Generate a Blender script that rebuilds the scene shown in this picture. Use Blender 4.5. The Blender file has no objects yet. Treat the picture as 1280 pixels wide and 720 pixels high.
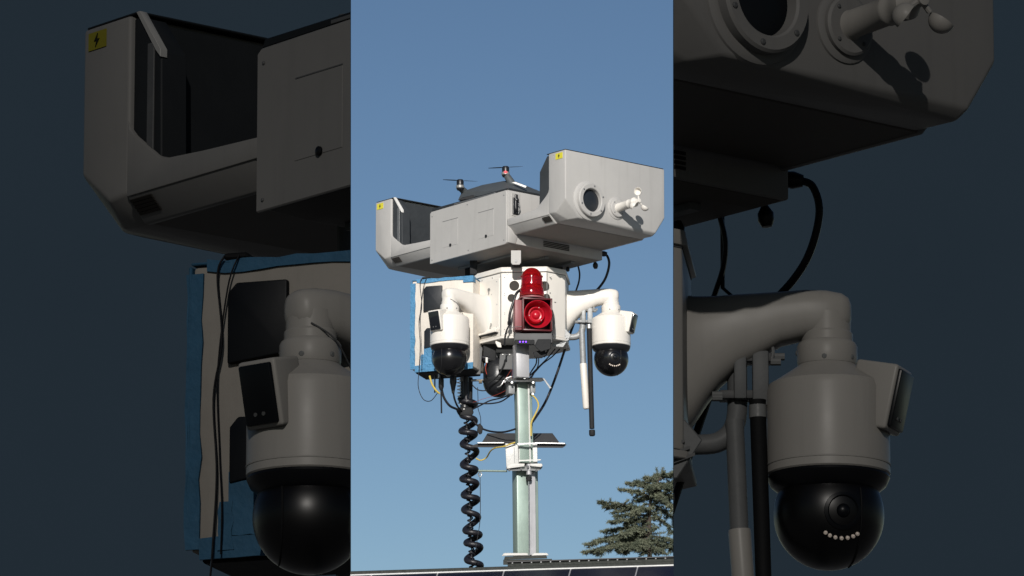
import bpy, bmesh, math, random
from mathutils import Vector, Matrix, noise
R = math.radians
random.seed(7)
sc = bpy.context.scene
col = sc.collection

# ------------------------------------------------------------------ camera
F = 8000.0                       # focal length in photo pixels (1280 wide)
EL = R(12.6)                     # the camera looks up by this much
DM = 35.24                       # metres to the mast head
CAM = Vector((0, 0, 1.6))
FWD = Vector((0, math.cos(EL), math.sin(EL)))
UP = Vector((0, -math.sin(EL), math.cos(EL)))
cd = bpy.data.cameras.new('camera')
cam = bpy.data.objects.new('camera', cd)
col.objects.link(cam)
cam.location = CAM
cam.rotation_euler = (R(90) + EL, 0, 0)
cd.sensor_width = 36
cd.lens = F / 1280 * 36
cd.clip_start = 0.5
cd.clip_end = 20000
sc.camera = cam

# ------------------------------------------------------------------ sky + sun
SUN_EL, SUN_AZ = 21.0, 3.0       # light travels away from the camera, a little to the right
w = bpy.data.worlds.new("World")
sc.world = w
w.use_nodes = True
nt = w.node_tree
sky = nt.nodes.new('ShaderNodeTexSky')
sky.sky_type = 'NISHITA'
sky.sun_disc = False
sky.sun_elevation = R(SUN_EL)
sky.sun_rotation = R(180 + SUN_AZ)
sky.altitude = 0
sky.air_density = 1.0
sky.dust_density = 0.1
sky.ozone_density = 3.3
bg = nt.nodes['Background']
bg.inputs['Strength'].default_value = 0.065
nt.links.new(sky.outputs[0], bg.inputs[0])
wtc = nt.nodes.new('ShaderNodeTexCoord')
wse = nt.nodes.new('ShaderNodeSeparateXYZ')
wma = nt.nodes.new('ShaderNodeMath')
wma.operation = 'MULTIPLY_ADD'
wma.inputs[1].default_value = 2.3
wma.inputs[2].default_value = -.27
wmx = nt.nodes.new('ShaderNodeMath')
wmx.operation = 'SMOOTH_MAX'
wmx.inputs[1].default_value = .03
wmx.inputs[2].default_value = .06
wco = nt.nodes.new('ShaderNodeCombineXYZ')
nt.links.new(wtc.outputs['Generated'], wse.inputs[0])
nt.links.new(wse.outputs['X'], wco.inputs['X'])
nt.links.new(wse.outputs['Y'], wco.inputs['Y'])
nt.links.new(wse.outputs['Z'], wma.inputs[0])
nt.links.new(wma.outputs[0], wmx.inputs[0])
nt.links.new(wmx.outputs[0], wco.inputs['Z'])
nt.links.new(wco.outputs[0], sky.inputs['Vector'])
sl = bpy.data.lights.new('sun', 'SUN')
sl.energy = 4.1
sl.angle = R(0.5)
sl.color = (1.0, 0.952, 0.89)
so = bpy.data.objects.new('sun', sl)
col.objects.link(so)
ld = Vector((math.sin(R(SUN_AZ)) * math.cos(R(SUN_EL)), math.cos(R(SUN_AZ)) * math.cos(R(SUN_EL)), -math.sin(R(SUN_EL))))
so.rotation_euler = ld.to_track_quat('-Z', 'Y').to_euler()
so.location = (-10, -20, 40)
sc.view_settings.view_transform = 'Standard'
sc.view_settings.look = 'None'
sc.view_settings.exposure = 0
sc.view_settings.gamma = 1

# ------------------------------------------------------------------ units: 1 unit = 1 photo pixel at the mast head
K = DM / F


class Ctx:
    scale = 1.0                  # enlargement of the model
    org = CAM + FWD * DM         # where unit (0,0,0) stands
    clip = None                  # (point, normal): everything beyond is cut off
    dim = False                  # enlarged copy with the dimming put into its colours


C = Ctx()


def PX(v):
    return C.org + Vector(v) * (K * C.scale)


def AB(a, b, z):                 # machine axes -> units
    return Vector((9 + .643 * a + .766 * b, -.766 * a + .643 * b, z))


DA, DB, DZ = Vector((.643, -.766, 0)), Vector((.766, .643, 0)), Vector((0, 0, 1))
ORG0 = CAM + FWD * DM


def IM(x, y, d=0.0):             # photo pixel + depth -> units (mast-head copy)
    v = Vector((1, 0, 0)) * ((x - 640) / F) + UP * ((360 - y) / F) + FWD
    t = (ORG0.y + K * d - CAM.y) / v.y
    return (CAM + v * t - ORG0) / K


# ------------------------------------------------------------------ materials
SPEC = {
    # name: (colour, roughness, metallic, specular, colour noise, noise scale, bump)
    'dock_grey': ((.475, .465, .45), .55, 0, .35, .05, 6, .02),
    'dock_grey_shaded': ((.27, .25, .23), .65, 0, .25, .12, 5, .04),  # dock grey again, with the underside shade darkened into the colour
    'lining': ((.045, .05, .055), .6, 0, .3, .15, 10, .05),
    'pad': ((.03, .034, .038), .55, 0, .3, .1, 10, .05),
    'rim_white': ((.8, .79, .76), .4, 0, .4, .02, 10, 0),
    'led_white': ((.9, .78, .68), .3, 0, .5, 0, 10, 0),
    'yellow': ((.75, .68, .06), .5, 0, .3, .05, 30, 0),
    'mark_dark': ((.03, .03, .02), .6, 0, .2, 0, 10, 0),
    'vent_dark': ((.06, .055, .05), .8, 0, .2, .1, 10, .1),
    'white': ((.80, .765, .71), .38, 0, .45, .035, 8, .015),
    'white_old': ((.76, .73, .68), .5, 0, .35, .07, 12, .03),
    'white_dirty': ((.70, .69, .66), .55, 0, .3, .14, 14, .08),
    'black': ((.014, .015, .018), .35, 0, .5, .1, 20, .02),
    'black_matt': ((.018, .019, .021), .7, 0, .3, .15, 20, .05),
    'dome': ((.006, .006, .007), .22, 0, .6, 0, 10, 0),
    'glass_dark': ((.01, .012, .016), .08, 0, .6, 0, 10, 0),
    'port_glass': ((.02, .024, .03), .25, 0, .4, 0, 10, 0),
    'cable': ((.012, .012, .017), .4, 0, .5, .05, 30, .05),
    'cable_yellow': ((.62, .47, .10), .5, 0, .4, .05, 30, 0),
    'cable_red': ((.35, .05, .03), .5, 0, .4, .05, 30, 0),
    'steel': ((.42, .43, .43), .38, .85, .5, .15, 25, .05),
    'steel_dull': ((.22, .225, .23), .5, .5, .4, .2, 20, .05),
    'bracket': ((.33, .34, .345), .5, .2, .4, .12, 20, .05),
    'bracket_dark': ((.12, .122, .125), .6, 0, .3, .15, 20, .03),
    'tape': ((.085, .26, .46), .6, 0, .3, .22, 16, .3),
    'box_white': ((.72, .67, .60), .55, 0, .3, .06, 14, .06),
    'panel_black': ((.012, .015, .02), .5, 0, .4, .1, 10, .02),
    'mast_green': ((.33, .42, .375), .45, .3, .4, .16, 7, .015),
    'mast_mauve': ((.50, .50, .52), .5, .3, .4, .18, 7, .015),
    'plastic_clear': ((.66, .66, .64), .4, 0, .4, .15, 20, .05),
    'tray_dark': ((.07, .07, .072), .6, .1, .4, .15, 12, .03),
    'horn_red': ((.50, .010, .026), .3, 0, .5, .05, 10, .01),
    'horn_dark': ((.10, .008, .012), .35, 0, .5, .1, 10, .01),
    'siren_side': ((.30, .10, .11), .45, 0, .4, .1, 10, .02),
    'rail': ((.03, .034, .03), .6, .2, .3, .3, 12, .1),
    'rail_light': ((.75, .75, .74), .4, .2, .5, .05, 20, 0),
    'cell': ((.009, .011, .022), .2, 0, .4, .1, 6, 0),
    'grid': ((.33, .33, .35), .4, .3, .5, 0, 10, 0),
    'wall': ((.35, .33, .30), .8, 0, .3, .1, 3, .1),
    'drone': ((.085, .095, .10), .5, 0, .4, .1, 15, .03),
    'motor_grey': ((.30, .30, .29), .4, .3, .4, .05, 15, 0),
    'bark': ((.075, .062, .052), .9, 0, .2, .3, 6, .4),
    'bronze': ((.35, .29, .2), .4, .6, .4, .1, 20, 0),
}
DIM = 0.078  # darkening multiplied into the colours of the enlarged copies
mats = {}


def new_mat(name):
    m = bpy.data.materials.new(name)
    m.use_nodes = True
    return m, m.node_tree, m.node_tree.nodes['Principled BSDF']


def M(name):
    key = name + ('_dimmed' if C.dim else '')
    if key in mats:
        return mats[key]
    c, ro, me, sp, nz, ns, bu = SPEC[name]
    if C.dim:  # dimmed copy of the same material, darkness held in the colour
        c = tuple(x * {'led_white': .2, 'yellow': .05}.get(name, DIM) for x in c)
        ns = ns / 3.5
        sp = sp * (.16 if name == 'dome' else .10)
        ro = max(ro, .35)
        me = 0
    m, t, b = new_mat(key)
    b.inputs['Roughness'].default_value = ro
    b.inputs['Metallic'].default_value = me
    b.inputs['Specular IOR Level'].default_value = sp
    tc = t.nodes.new('ShaderNodeTexCoord')
    n1 = t.nodes.new('ShaderNodeTexNoise')
    n1.inputs['Scale'].default_value = ns
    n1.inputs['Detail'].default_value = 6
    n1.inputs['Roughness'].default_value = .65
    t.links.new(tc.outputs['Object'], n1.inputs['Vector'])
    r = t.nodes.new('ShaderNodeMapRange')
    r.inputs['From Min'].default_value = .25
    r.inputs['From Max'].default_value = .75
    r.inputs['To Min'].default_value = 1 - nz
    r.inputs['To Max'].default_value = 1 + nz * .6
    t.links.new(n1.outputs['Fac'], r.inputs['Value'])
    mx = t.nodes.new('ShaderNodeVectorMath')
    mx.operation = 'SCALE'
    mx.inputs[0].default_value = c
    if name in ('dock_grey', 'white', 'box_white', 'mast_green', 'mast_mauve', 'white_old', 'rail', 'horn_dark'):
        kk = 3.6 if C.dim else 1.0
        mp = t.nodes.new('ShaderNodeMapping')
        mp.inputs['Scale'].default_value = (16 / kk, 16 / kk, 1.1 / kk)
        t.links.new(tc.outputs['Object'], mp.inputs['Vector'])
        n3 = t.nodes.new('ShaderNodeTexNoise')
        n3.inputs['Scale'].default_value = 1.6
        n3.inputs['Detail'].default_value = 7
        n3.inputs['Roughness'].default_value = .7
        t.links.new(mp.outputs[0], n3.inputs['Vector'])
        r3 = t.nodes.new('ShaderNodeMapRange')
        r3.inputs['From Min'].default_value = .52
        r3.inputs['From Max'].default_value = .78
        r3.inputs['To Min'].default_value = 1.0
        r3.inputs['To Max'].default_value = .62 if 'mast' in name or name == 'rail' else .89
        t.links.new(n3.outputs['Fac'], r3.inputs['Value'])
        mm = t.nodes.new('ShaderNodeMath')
        mm.operation = 'MULTIPLY'
        t.links.new(r.outputs[0], mm.inputs[0])
        t.links.new(r3.outputs[0], mm.inputs[1])
        t.links.new(mm.outputs[0], mx.inputs['Scale'])
    else:
        t.links.new(r.outputs[0], mx.inputs['Scale'])
    t.links.new(mx.outputs[0], b.inputs['Base Color'])
    r2 = t.nodes.new('ShaderNodeMapRange')
    r2.inputs['To Min'].default_value = max(.03, ro - .08)
    r2.inputs['To Max'].default_value = min(1, ro + .1)
    t.links.new(n1.outputs['Fac'], r2.inputs['Value'])
    t.links.new(r2.outputs[0], b.inputs['Roughness'])
    if bu > 0:
        n2 = t.nodes.new('ShaderNodeTexNoise')
        n2.inputs['Scale'].default_value = ns * 4
        n2.inputs['Detail'].default_value = 4
        t.links.new(tc.outputs['Object'], n2.inputs['Vector'])
        bp = t.nodes.new('ShaderNodeBump')
        bp.inputs['Strength'].default_value = min(1, bu * 4)
        bp.inputs['Distance'].default_value = .01
        t.links.new(n2.outputs['Fac'], bp.inputs['Height'])
        t.links.new(bp.outputs[0], b.inputs['Normal'])
    mats[key] = m
    return m


def emit_mat(name, c, s):
    key = name + ('_dimmed' if C.dim else '')
    if key in mats:
        return mats[key]
    m, t, b = new_mat(key)
    b.inputs['Base Color'].default_value = (*c, 1)
    b.inputs['Emission Color'].default_value = (*c, 1)
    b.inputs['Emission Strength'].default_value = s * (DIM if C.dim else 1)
    mats[key] = m
    return m


def red_glass():
    if 'red_glass' in mats:
        return mats['red_glass']
    m, t, b = new_mat('red_glass')
    b.inputs['Base Color'].default_value = (.8, .012, .02, 1)
    b.inputs['Roughness'].default_value = .06
    b.inputs['Transmission Weight'].default_value = .8
    b.inputs['IOR'].default_value = 1.45
    mats['red_glass'] = m
    return m


# ------------------------------------------------------------------ shape collector
class G:
    def __init__(self):
        self.bm = bmesh.new()

    def hull(self, pts, bev=0, seg=2):
        t = bmesh.new()
        vs = [t.verts.new(Vector(p)) for p in pts]
        r = bmesh.ops.convex_hull(t, input=vs)
        for v in [v for v in t.verts if not v.link_faces]:
            t.verts.remove(v)
        bmesh.ops.dissolve_limit(t, angle_limit=R(1.0), verts=t.verts[:], edges=t.edges[:])
        return self._fin(t, bev, seg)

    def _fin(self, t, bev, seg):
        bmesh.ops.recalc_face_normals(t, faces=t.faces[:])
        if bev > 0:
            es = [e for e in t.edges if len(e.link_faces) == 2 and e.calc_face_angle(0) > R(15)]
            bmesh.ops.bevel(t, geom=es, offset=bev, segments=seg, profile=.5, affect='EDGES', clamp_overlap=True)
        me = bpy.data.meshes.new('tmp')
        t.to_mesh(me)
        t.free()
        self.bm.from_mesh(me)
        bpy.data.meshes.remove(me)
        return self

    def box(self, c, sx, sy, sz, ux=(1, 0, 0), uy=(0, 1, 0), uz=(0, 0, 1), bev=0, seg=2):
        c, ux, uy, uz = Vector(c), Vector(ux), Vector(uy), Vector(uz)
        pts = [c + ux * (i * sx / 2) + uy * (j * sy / 2) + uz * (k * sz / 2) for i in (-1, 1) for j in (-1, 1) for k in (-1, 1)]
        return self.hull(pts, bev, seg)

    def prism(self, poly, fn, w0, w1, bev=0, seg=2):     # poly of (u,v); fn(u,v,w) -> units
        t = bmesh.new()
        a = [t.verts.new(fn(u, v, w0)) for u, v in poly]
        b = [t.verts.new(fn(u, v, w1)) for u, v in poly]
        n = len(poly)
        t.faces.new(a)
        t.faces.new(b[::-1])
        for i in range(n):
            t.faces.new((a[i], b[i], b[(i + 1) % n], a[(i + 1) % n]))
        return self._fin(t, bev, seg)

    def tube(self, path, r, seg=10, smooth=6, closed=False):
        path = [Vector(p) for p in path]
        if smooth and len(path) > 2:
            path = spline(path, smooth)
        n = len(path)
        rr = r if isinstance(r, (list, tuple)) else [r] * n
        if len(rr) != n:
            rr = [rr[0] + (rr[-1] - rr[0]) * i / (n - 1) for i in range(n)]
        t = bmesh.new()
        up = Vector((0, 0, 1))
        rings = []
        prev = None
        for i, p in enumerate(path):
            tg = (path[min(i + 1, n - 1)] - path[max(i - 1, 0)]).normalized()
            if prev is None:
                nn = tg.orthogonal().normalized()
            else:
                nn = (prev - tg * prev.dot(tg)).normalized()
            prev = nn
            bb = tg.cross(nn)
            rings.append([t.verts.new(p + (nn * math.cos(2 * math.pi * k / seg) + bb * math.sin(2 * math.pi * k / seg)) * rr[i]) for k in range(seg)])
        for i in range(n - 1):
            for k in range(seg):
                t.faces.new((rings[i][k], rings[i][(k + 1) % seg], rings[i + 1][(k + 1) % seg], rings[i + 1][k]))
        t.faces.new(rings[0])
        t.faces.new(rings[-1][::-1])
        return self._fin(t, 0, 0)

    def lathe(self, prof, o, ax=(0, 0, 1), seg=32, cap=True):   # prof of (radius, height along ax)
        o, ax = Vector(o), Vector(ax).normalized()
        u = ax.orthogonal().normalized()
        v = ax.cross(u)
        t = bmesh.new()
        rings = []
        for r, h in prof:
            if r < 1e-4:
                rings.append([t.verts.new(o + ax * h)])
            else:
                rings.append([t.verts.new(o + ax * h + (u * math.cos(2 * math.pi * k / seg) + v * math.sin(2 * math.pi * k / seg)) * r) for k in range(seg)])
        for i in range(len(rings) - 1):
            A, B = rings[i], rings[i + 1]
            for k in range(seg):
                k2 = (k + 1) % seg
                if len(A) == 1 and len(B) > 1:
                    t.faces.new((A[0], B[k], B[k2]))
                elif len(B) == 1 and len(A) > 1:
                    t.faces.new((A[k], B[0], A[k2]))
                elif len(A) > 1:
                    t.faces.new((A[k], A[k2], B[k2], B[k]))
        if cap and len(rings[0]) > 1:
            t.faces.new(rings[0][::-1])
        if cap and len(rings[-1]) > 1:
            t.faces.new(rings[-1])
        return self._fin(t, 0, 0)

    def ball(self, c, r, seg=24, rings=14, sc3=(1, 1, 1)):
        t = bmesh.new()
        bmesh.ops.create_uvsphere(t, u_segments=seg, v_segments=rings, radius=r)
        for v in t.verts:
            v.co = Vector((v.co.x * sc3[0], v.co.y * sc3[1], v.co.z * sc3[2])) + Vector(c)
        return self._fin(t, 0, 0)

    def loft(self, rings, cap=True):
        t = bmesh.new()
        rs = [[t.verts.new(p) for p in ring] for ring in rings]
        n = len(rs[0])
        for i in range(len(rs) - 1):
            for k in range(n):
                t.faces.new((rs[i][k], rs[i][(k + 1) % n], rs[i + 1][(k + 1) % n], rs[i + 1][k]))
        if cap:
            t.faces.new(rs[0][::-1])
            t.faces.new(rs[-1])
        return self._fin(t, 0, 0)


def spline(P, n):
    out = []
    m = len(P)
    for i in range(m - 1):
        p0, p1, p2, p3 = P[max(i - 1, 0)], P[i], P[i + 1], P[min(i + 2, m - 1)]
        for k in range(n):
            t = k / n
            out.append(.5 * ((2 * p1) + (p2 - p0) * t + (2 * p0 - 5 * p1 + 4 * p2 - p3) * t * t + (3 * p1 - p0 - 3 * p2 + p3) * t ** 3))
    out.append(P[-1])
    return out


def thing(name, base, label, cat, group=None):
    o = bpy.data.objects.new(name, None)
    col.objects.link(o)
    o.empty_display_size = .1
    o.location = PX(base)
    o['label'] = label
    o['category'] = cat
    if group:
        o['group'] = group
    return o


def absloc(o):
    p = Vector(o.location)
    while o.parent:
        o = o.parent
        p += o.location
    return p


def part(name, g, mat, parent, label=None, smooth=35, kind=None):
    bm = g.bm
    for v in bm.verts:
        v.co = PX(v.co)
    for co, no in (C.clip if isinstance(C.clip, list) else [C.clip] if C.clip else []):
        if not bm.faces:
            break
        r = bmesh.ops.bisect_plane(bm, geom=bm.verts[:] + bm.edges[:] + bm.faces[:], plane_co=co, plane_no=no, clear_outer=True)
        es = [e for e in r['geom_cut'] if isinstance(e, bmesh.types.BMEdge)]
        if es:
            try:
                bmesh.ops.triangle_fill(bm, edges=es, use_beauty=True)
            except Exception:
                pass
    if not bm.faces:
        bm.free()
        return None
    ctr = Vector((0, 0, 0))
    for v in bm.verts:
        ctr += v.co
    ctr /= len(bm.verts)
    for v in bm.verts:
        v.co -= ctr
    me = bpy.data.meshes.new(name)
    bm.to_mesh(me)
    bm.free()
    me.materials.append(M(mat) if isinstance(mat, str) else mat)
    me.shade_smooth()
    me.set_sharp_from_angle(angle=R(smooth))
    o = bpy.data.objects.new(name, me)
    col.objects.link(o)
    if parent is not None:
        o.parent = parent
        o.location = ctr - absloc(parent)
    else:
        o.location = ctr
    if label:
        o['label'] = label
    if kind:
        o['kind'] = kind
    return o


def solo(name, g, mat, label, cat, group=None, smooth=35):
    o = part(name, g, mat, None, smooth=smooth)
    if o:
        o['label'] = label
        o['category'] = cat
        if group:
            o['group'] = group
    return o


def screw(p, ax, parent, r=1.0, mat='steel', name='screw'):
    part(name, G().lathe([(r, -.3), (r, .35), (r * .6, .7), (0, .7)], p, ax, seg=8), mat, parent)


# ================================================================== DRONE DOCK
def fnA(a, z, b):
    return AB(a, b, z)


def fnF(b, z, a):
    return AB(a, b, z)


def build_cover(root, s, sh=0.0):
    """one half of the sliding cover; s = +1 right, -1 left"""
    AB_ = globals()['AB']

    def AB(a, b, z):             # the cover slides outward by sh
        return AB_(a + s * sh, b, z)

    def fnA(a, z, b):
        return AB(a, b, z)
    g = G()
    # outer wall block
    pts = []
    for sb in (-1, 1):
        pts += [AB(s * 182, sb * 81, 131), AB(s * 150, sb * 81, 131), AB(s * 150, sb * 81, 56), AB(s * 163, sb * 81, 55),
                AB(s * 182, sb * 81, 69.5), AB(s * 182, 66 if sb > 0 else -59, 48), AB(s * (177 if sb > 0 else 171), 64 if sb > 0 else -67, 43.5 if sb > 0 else 46.5), AB(s * 160, sb * 68, 45.5), AB(s * 150, sb * 68, 45.5)]
    g.hull(pts, 1.6, 3)
    # side arms
    prof = [(s * 151, 54.5), (s * 60, 54.5), (s * 60, 63), (s * 100, 64.5), (s * 125, 66), (s * 129, 67.2), (s * 146, 79.5), (s * 149.5, 83), (s * 151, 88)]
    for sb in (-1, 1):
        g.prism(prof, fnA, sb * 81, sb * 69, 1.3, 2)
        g.hull([AB(s * a, sb * b, z) for a in (151.5, 66) for b, z in ((80.7, 55.2), (69, 55.2), (68, 44.5), (71, 44.5))], .8, 2)
    cover = part('sliding_cover', g, 'dock_grey', root, smooth=40)
    if cover is None:
        cover_parent = root
    else:
        cover_parent = cover
    # floor
    part('cover_floor', G().hull([AB(s * a, b, z) for a in (76, 151) for b in (-69, 69) for z in (45, 51)], .5, 1), 'dock_grey_shaded', cover_parent)
    # lining inside the wall, thick, chamfered top
    pf = [(s * 149.6, 129.5), (s * 145, 129.5), (s * 131, 112), (s * 130, 60), (s * 149.6, 60)]
    g = G()
    g.prism(pf, fnA, -79, -66, .5, 1)
    g.prism(pf, fnA, 66, 79, .5, 1)
    g.hull([AB(s * a, b, z) for a in (149.5, 146) for b in (-66, 66) for z in (52, 128)], .3, 1)
    part('lining', g, 'lining', cover_parent)
    g = G().hull([AB(s * (137.5 + i), b, 93 + j * 24) for i in (-2.2, 2.2) for j in (-1, 1) for b in (-79.6, -78)], .2, 1)
    s < 0 and part('guide_strip', g, 'steel_dull', cover_parent)
    g = G()
    for b0, b1 in ((-80.2, -76.5),):
        g.hull([AB(s * a, b, z) for a, z in ((144.5, 131.8), (130.2, 113), (130.2, 109.5), (133.5, 113)) for b in (b0, b1)] + [AB(s * 147, b, 131.8) for b in (b0, b1)], .2, 1)
    s < 0 and part('edge_trim', g, 'rim_white', cover_parent)
    # top seal
    part('top_seal', G().hull([AB(s * a, b, z) for a in (145.5, 181) for b in (-80, 80) for z in (131, 132.0)], .3, 1), 'pad', cover_parent)
    # vent slot in the lower bevel
    nb = Vector(AB(0, -81, 54.5)) - Vector(AB(0, -71, 44.5))
    g = G()
    for i in range(5):
        zc = 52.6 - i * 1.15
        bc = -79.4 + i * 1.15
        g.hull([AB(s * a, bc + db, zc + dz) for a in (136, 150) for db, dz in ((-.55, .3), (.35, -.6), (-.2, .8), (.7, -.1))])
    part('side_vent', g, 'vent_dark', cover_parent)
    # yellow hazard label
    a0, a1 = (s * 166, s * 178) if s < 0 else (164, 177)
    part('hazard_label', G().hull([AB(a, b, z) for a in (a0, a1) for b in (-81.5, -81.05) for z in (121, 128.5)]), 'yellow', cover_parent)
    ac = (a0 + a1) / 2
    bolt = [(ac + .6, 127.6), (ac - 1.7, 124.4), (ac - .1, 124.5), (ac - .9, 121.8), (ac + 1.8, 125.2), (ac + .2, 125.2)]
    part('hazard_symbol', G().prism(bolt, fnA, -81.9, -81.5), 'mark_dark', cover_parent)
    if s > 0:
        # round port in the outer face
        c = AB(182, -43.5, 71.5)
        g = G().lathe([(25, -1), (24.4, .9), (22.6, 2.2), (21, 2.4), (21, 6.5), (20, 7.6), (15.5, 7.6), (14.6, 6.8), (14.2, 1.5), (14.2, -1)], c, DA, 48, cap=False)
        port = part('port_ring', g, 'dock_grey', cover_parent, smooth=30)
        part('port_window', G().lathe([(14.4, .5), (14.4, 2.2), (10, 3.0), (0, 3.3)], c, DA, 40), 'port_glass', port or cover_parent)
        for k in range(6):
            an = R(20 + 60 * k)
            screw(c + DA * 7.6 + (DB * math.cos(an) + DZ * math.sin(an)) * 18, DA, port or cover_parent, 1.25, 'steel_dull')
        # anemometer
        c = AB(182, 1.5, 69)
        sens = part('sensor_base', G().lathe([(14.5, -1), (14, .8), (12.6, 1.6), (11.5, 1.8), (11.5, 3.4), (10.5, 4.2), (0, 4.2)], c, DA, 36), 'dock_grey', cover_parent)
        P = sens or cover_parent
        for k in range(4):
            an = R(45 + 90 * k)
            screw(c + DA * 4.1 + (DB * math.cos(an) + DZ * math.sin(an)) * 8.9, DA, P, .9, 'steel_dull')
        ax = (DA + DZ * .04 - DB * .03).normalized()
        g = G().lathe([(6.2, 3.5), (5.4, 5), (5.3, 24), (5.7, 25), (5.7, 26.5), (5.1, 27.5), (5.1, 31), (5.8, 33), (6.0, 36), (3.4, 39.5), (2.6, 42), (2.6, 45), (0, 45.5)], c, ax, 28)
        part('sensor_barrel', g, 'white', P)
        hub = c + ax * 43
        uz = (DZ - ax * DZ.dot(ax)).normalized()
        ub = ax.cross(uz)
        for an in (R(88), R(-42), R(215)):
            dr = uz * math.sin(an) + DB * math.cos(an)
            t = ax.cross(dr).normalized()
            g = G().tube([hub, hub + dr * 6], 1.1, 8, 0)
            part('cup_arm', g, 'white', P)
            cc = hub + dr * 12.2
            # hollow half-ball cup
            pr = [(5.1 * math.sin(R(a)), -5.1 * math.cos(R(a))) for a in range(0, 91, 10)]
            pr += [(4.6 * math.sin(R(a)), -4.6 * math.cos(R(a))) for a in range(90, -1, -15)]
            axc = (ax * .35 - dr * 0.25 + t * .9).normalized()
            part('cup', G().lathe(pr, cc + axc * 2, axc, 24, cap=False), 'white', P)
    return cover


def build_dock(label, shift=(5, 2), cat='drone dock'):
    root = thing('drone_dock', AB(0, 0, 30), label, cat)
    # ---- centre body
    H = 81
    g = G()
    pts = []
    for a in (-75, 75):
        for b in (-H, 73):
            pts += [AB(a, b, 33), AB(a, b, 95 if a < 0 else 100)]
    pts += [AB(-71, -H, 98.8), AB(-71, 73, 98.8), AB(71, -H, 100.4), AB(71, 73, 100.4)]
    g.hull(pts, 1.2, 2)
    body = part('body', g, 'dock_grey', root, smooth=40)
    B = body or root
    part('base_tray', G().hull([AB(a, b, z) for a, b, z in [(i * 73, j, 32.9) for i in (-1, 1) for j in (-78, 71)] + [(i * 66, j, 29.5) for i in (-1, 1) for j in (-64, 62)]], .4, 1), 'dock_grey_shaded', B)
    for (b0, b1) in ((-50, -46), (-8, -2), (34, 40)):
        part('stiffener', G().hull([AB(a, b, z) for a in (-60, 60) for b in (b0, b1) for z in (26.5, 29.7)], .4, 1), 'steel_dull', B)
    # top pad and thin dark rim
    part('landing_pad', G().hull([AB(a, b, z) for a in (-74, 74) for b in (-80, 72) for z in (100.6, 103)] + [AB(-76, -80, 99.4), AB(-76, 72, 99.4)], .4, 1), 'pad', B)
    part('rim_strip', G().hull([AB(a, b, z) for a in (-30, 50) for b in (-81.4, -79) for z in (99.8, 101.4)], .2, 1), 'steel_dull', B)
    # front panel: sits proud of the body by 2
    part('front_panel', G().prism([(-75.6, 31.6), (71, 31.6), (73.5, 34), (73.5, 98), (72, 99.8), (-73, 98.4), (-75.6, 96.5)], fnA, -82.6, -80.7, .5, 1), 'dock_grey', B, smooth=25)
    for a0, z0 in ((-35.5, 65), (34, 64)):
        hp = part('access_hatch', G().prism([(a0 - 15, z0 - 17), (a0 + 15, z0 - 17), (a0 + 15, z0 + 16), (a0 - 15, z0 + 16)], fnA, -82.85, -82.4, .1, 1), 'dock_grey', B, smooth=25)
        part('hatch_latch', G().lathe([(1.9, 0), (1.9, .8), (1.1, 1.3), (0, 1.3)], AB(a0 + 1, -83, z0 - 16), -DB, 14), 'black', hp or B)
        part('hatch_seam', G().hull([AB(a, b, z0 + 16.3 + dz) for a in (a0 - 15, a0 + 15) for b in (-82.85, -82.5) for dz in (0, .5)]), 'steel_dull', hp or B)
    for a, z in ((-71, 36), (-71, 92), (69, 37), (69, 94), (0, 36), (-2, 95)):
        screw(AB(a, -82.6, z), -DB, B, .8, 'steel_dull')
    # recess with latch in the right-hand face
    rec = part('latch_plate', G().hull([AB(a, b, z) for a in (75, 75.7) for b in (-76, -62) for z in (68, 97)], .3, 1), 'dock_grey', B)
    g = G()
    g.hull([AB(a, b, z) for a in (75.5, 77.2) for b in (-74.5, -66) for z in (70, 91)], .4, 1)
    g.hull([AB(a, b, z) for a in (77, 79.5) for b in (-72.6, -68.4) for z in (74, 95)], .6, 1)
    g.lathe([(2.6, 0), (2.6, 3), (1.4, 4), (0, 4)], AB(77, -70, 88), DA, 12)
    g.tube([AB(78, -73, 84), AB(80, -74.5, 79), AB(79, -72, 73)], .8, 8, 4)
    part('latch', g, 'black', rec or B)
    part('latch_spring', G().tube([AB(79.8, -69, 84), AB(81, -66.8, 79), AB(79, -67.5, 72)], .6, 8, 4), 'steel', rec or B)
    # vent in the low right-hand face
    g = G()
    for i in range(4):
        g.hull([AB(a, b, z) for a in (74.6, 75.6) for b in (-24, 18) for z in (36.6 + i * 2, 37.8 + i * 2)])
    part('base_vent', g, 'vent_dark', B)
    part('corner_boss', G().hull([AB(a, b, z) for a in (72, 76.4) for b in (-82, -70) for z in (33, 50)] + [AB(75.6, b, 53) for b in (-82, -62)], .8, 2), 'dock_grey', B)
    for s in (-1, 1):
        build_cover(root, s, shift[0 if s < 0 else 1])
    # bracket seen inside the left cover
    g = G().box(AB(-88, -40, 82), 5, 7, 12, DA, DB, bev=.6)
    g.tube([AB(-92, -45, 86), AB(-95, -46, 83)], 1.8, 10, 0)
    g.tube([AB(-90, -45, 76), AB(-93, -46, 74)], 1.3, 10, 0)
    g.box(AB(-80, -40, 82), 14, 3, 4, DA, DB)
    part('sensor_bracket', g, 'black_matt', root)
    # feet down to the cabinet
    for (x, d, wd, hh, mt) in ((592, -20, 9, 17, 'black_matt'), (697, 10, 13, 17, 'black_matt'), (585, 15, 8, 17, 'black_matt'), (645, -66, 13, 20, 'black_matt'), (662, 40, 14, 19, 'black_matt')):
        r = x - 640
        part('rubber_mount', G().hull([(r + i * wd / 2, d + j * 5, z) for i in (-1, 1) for j in (-1, 1) for z in (12, 31)], 1.2, 2), mt, root)
    p0 = IM(645, 322, -92)
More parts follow.
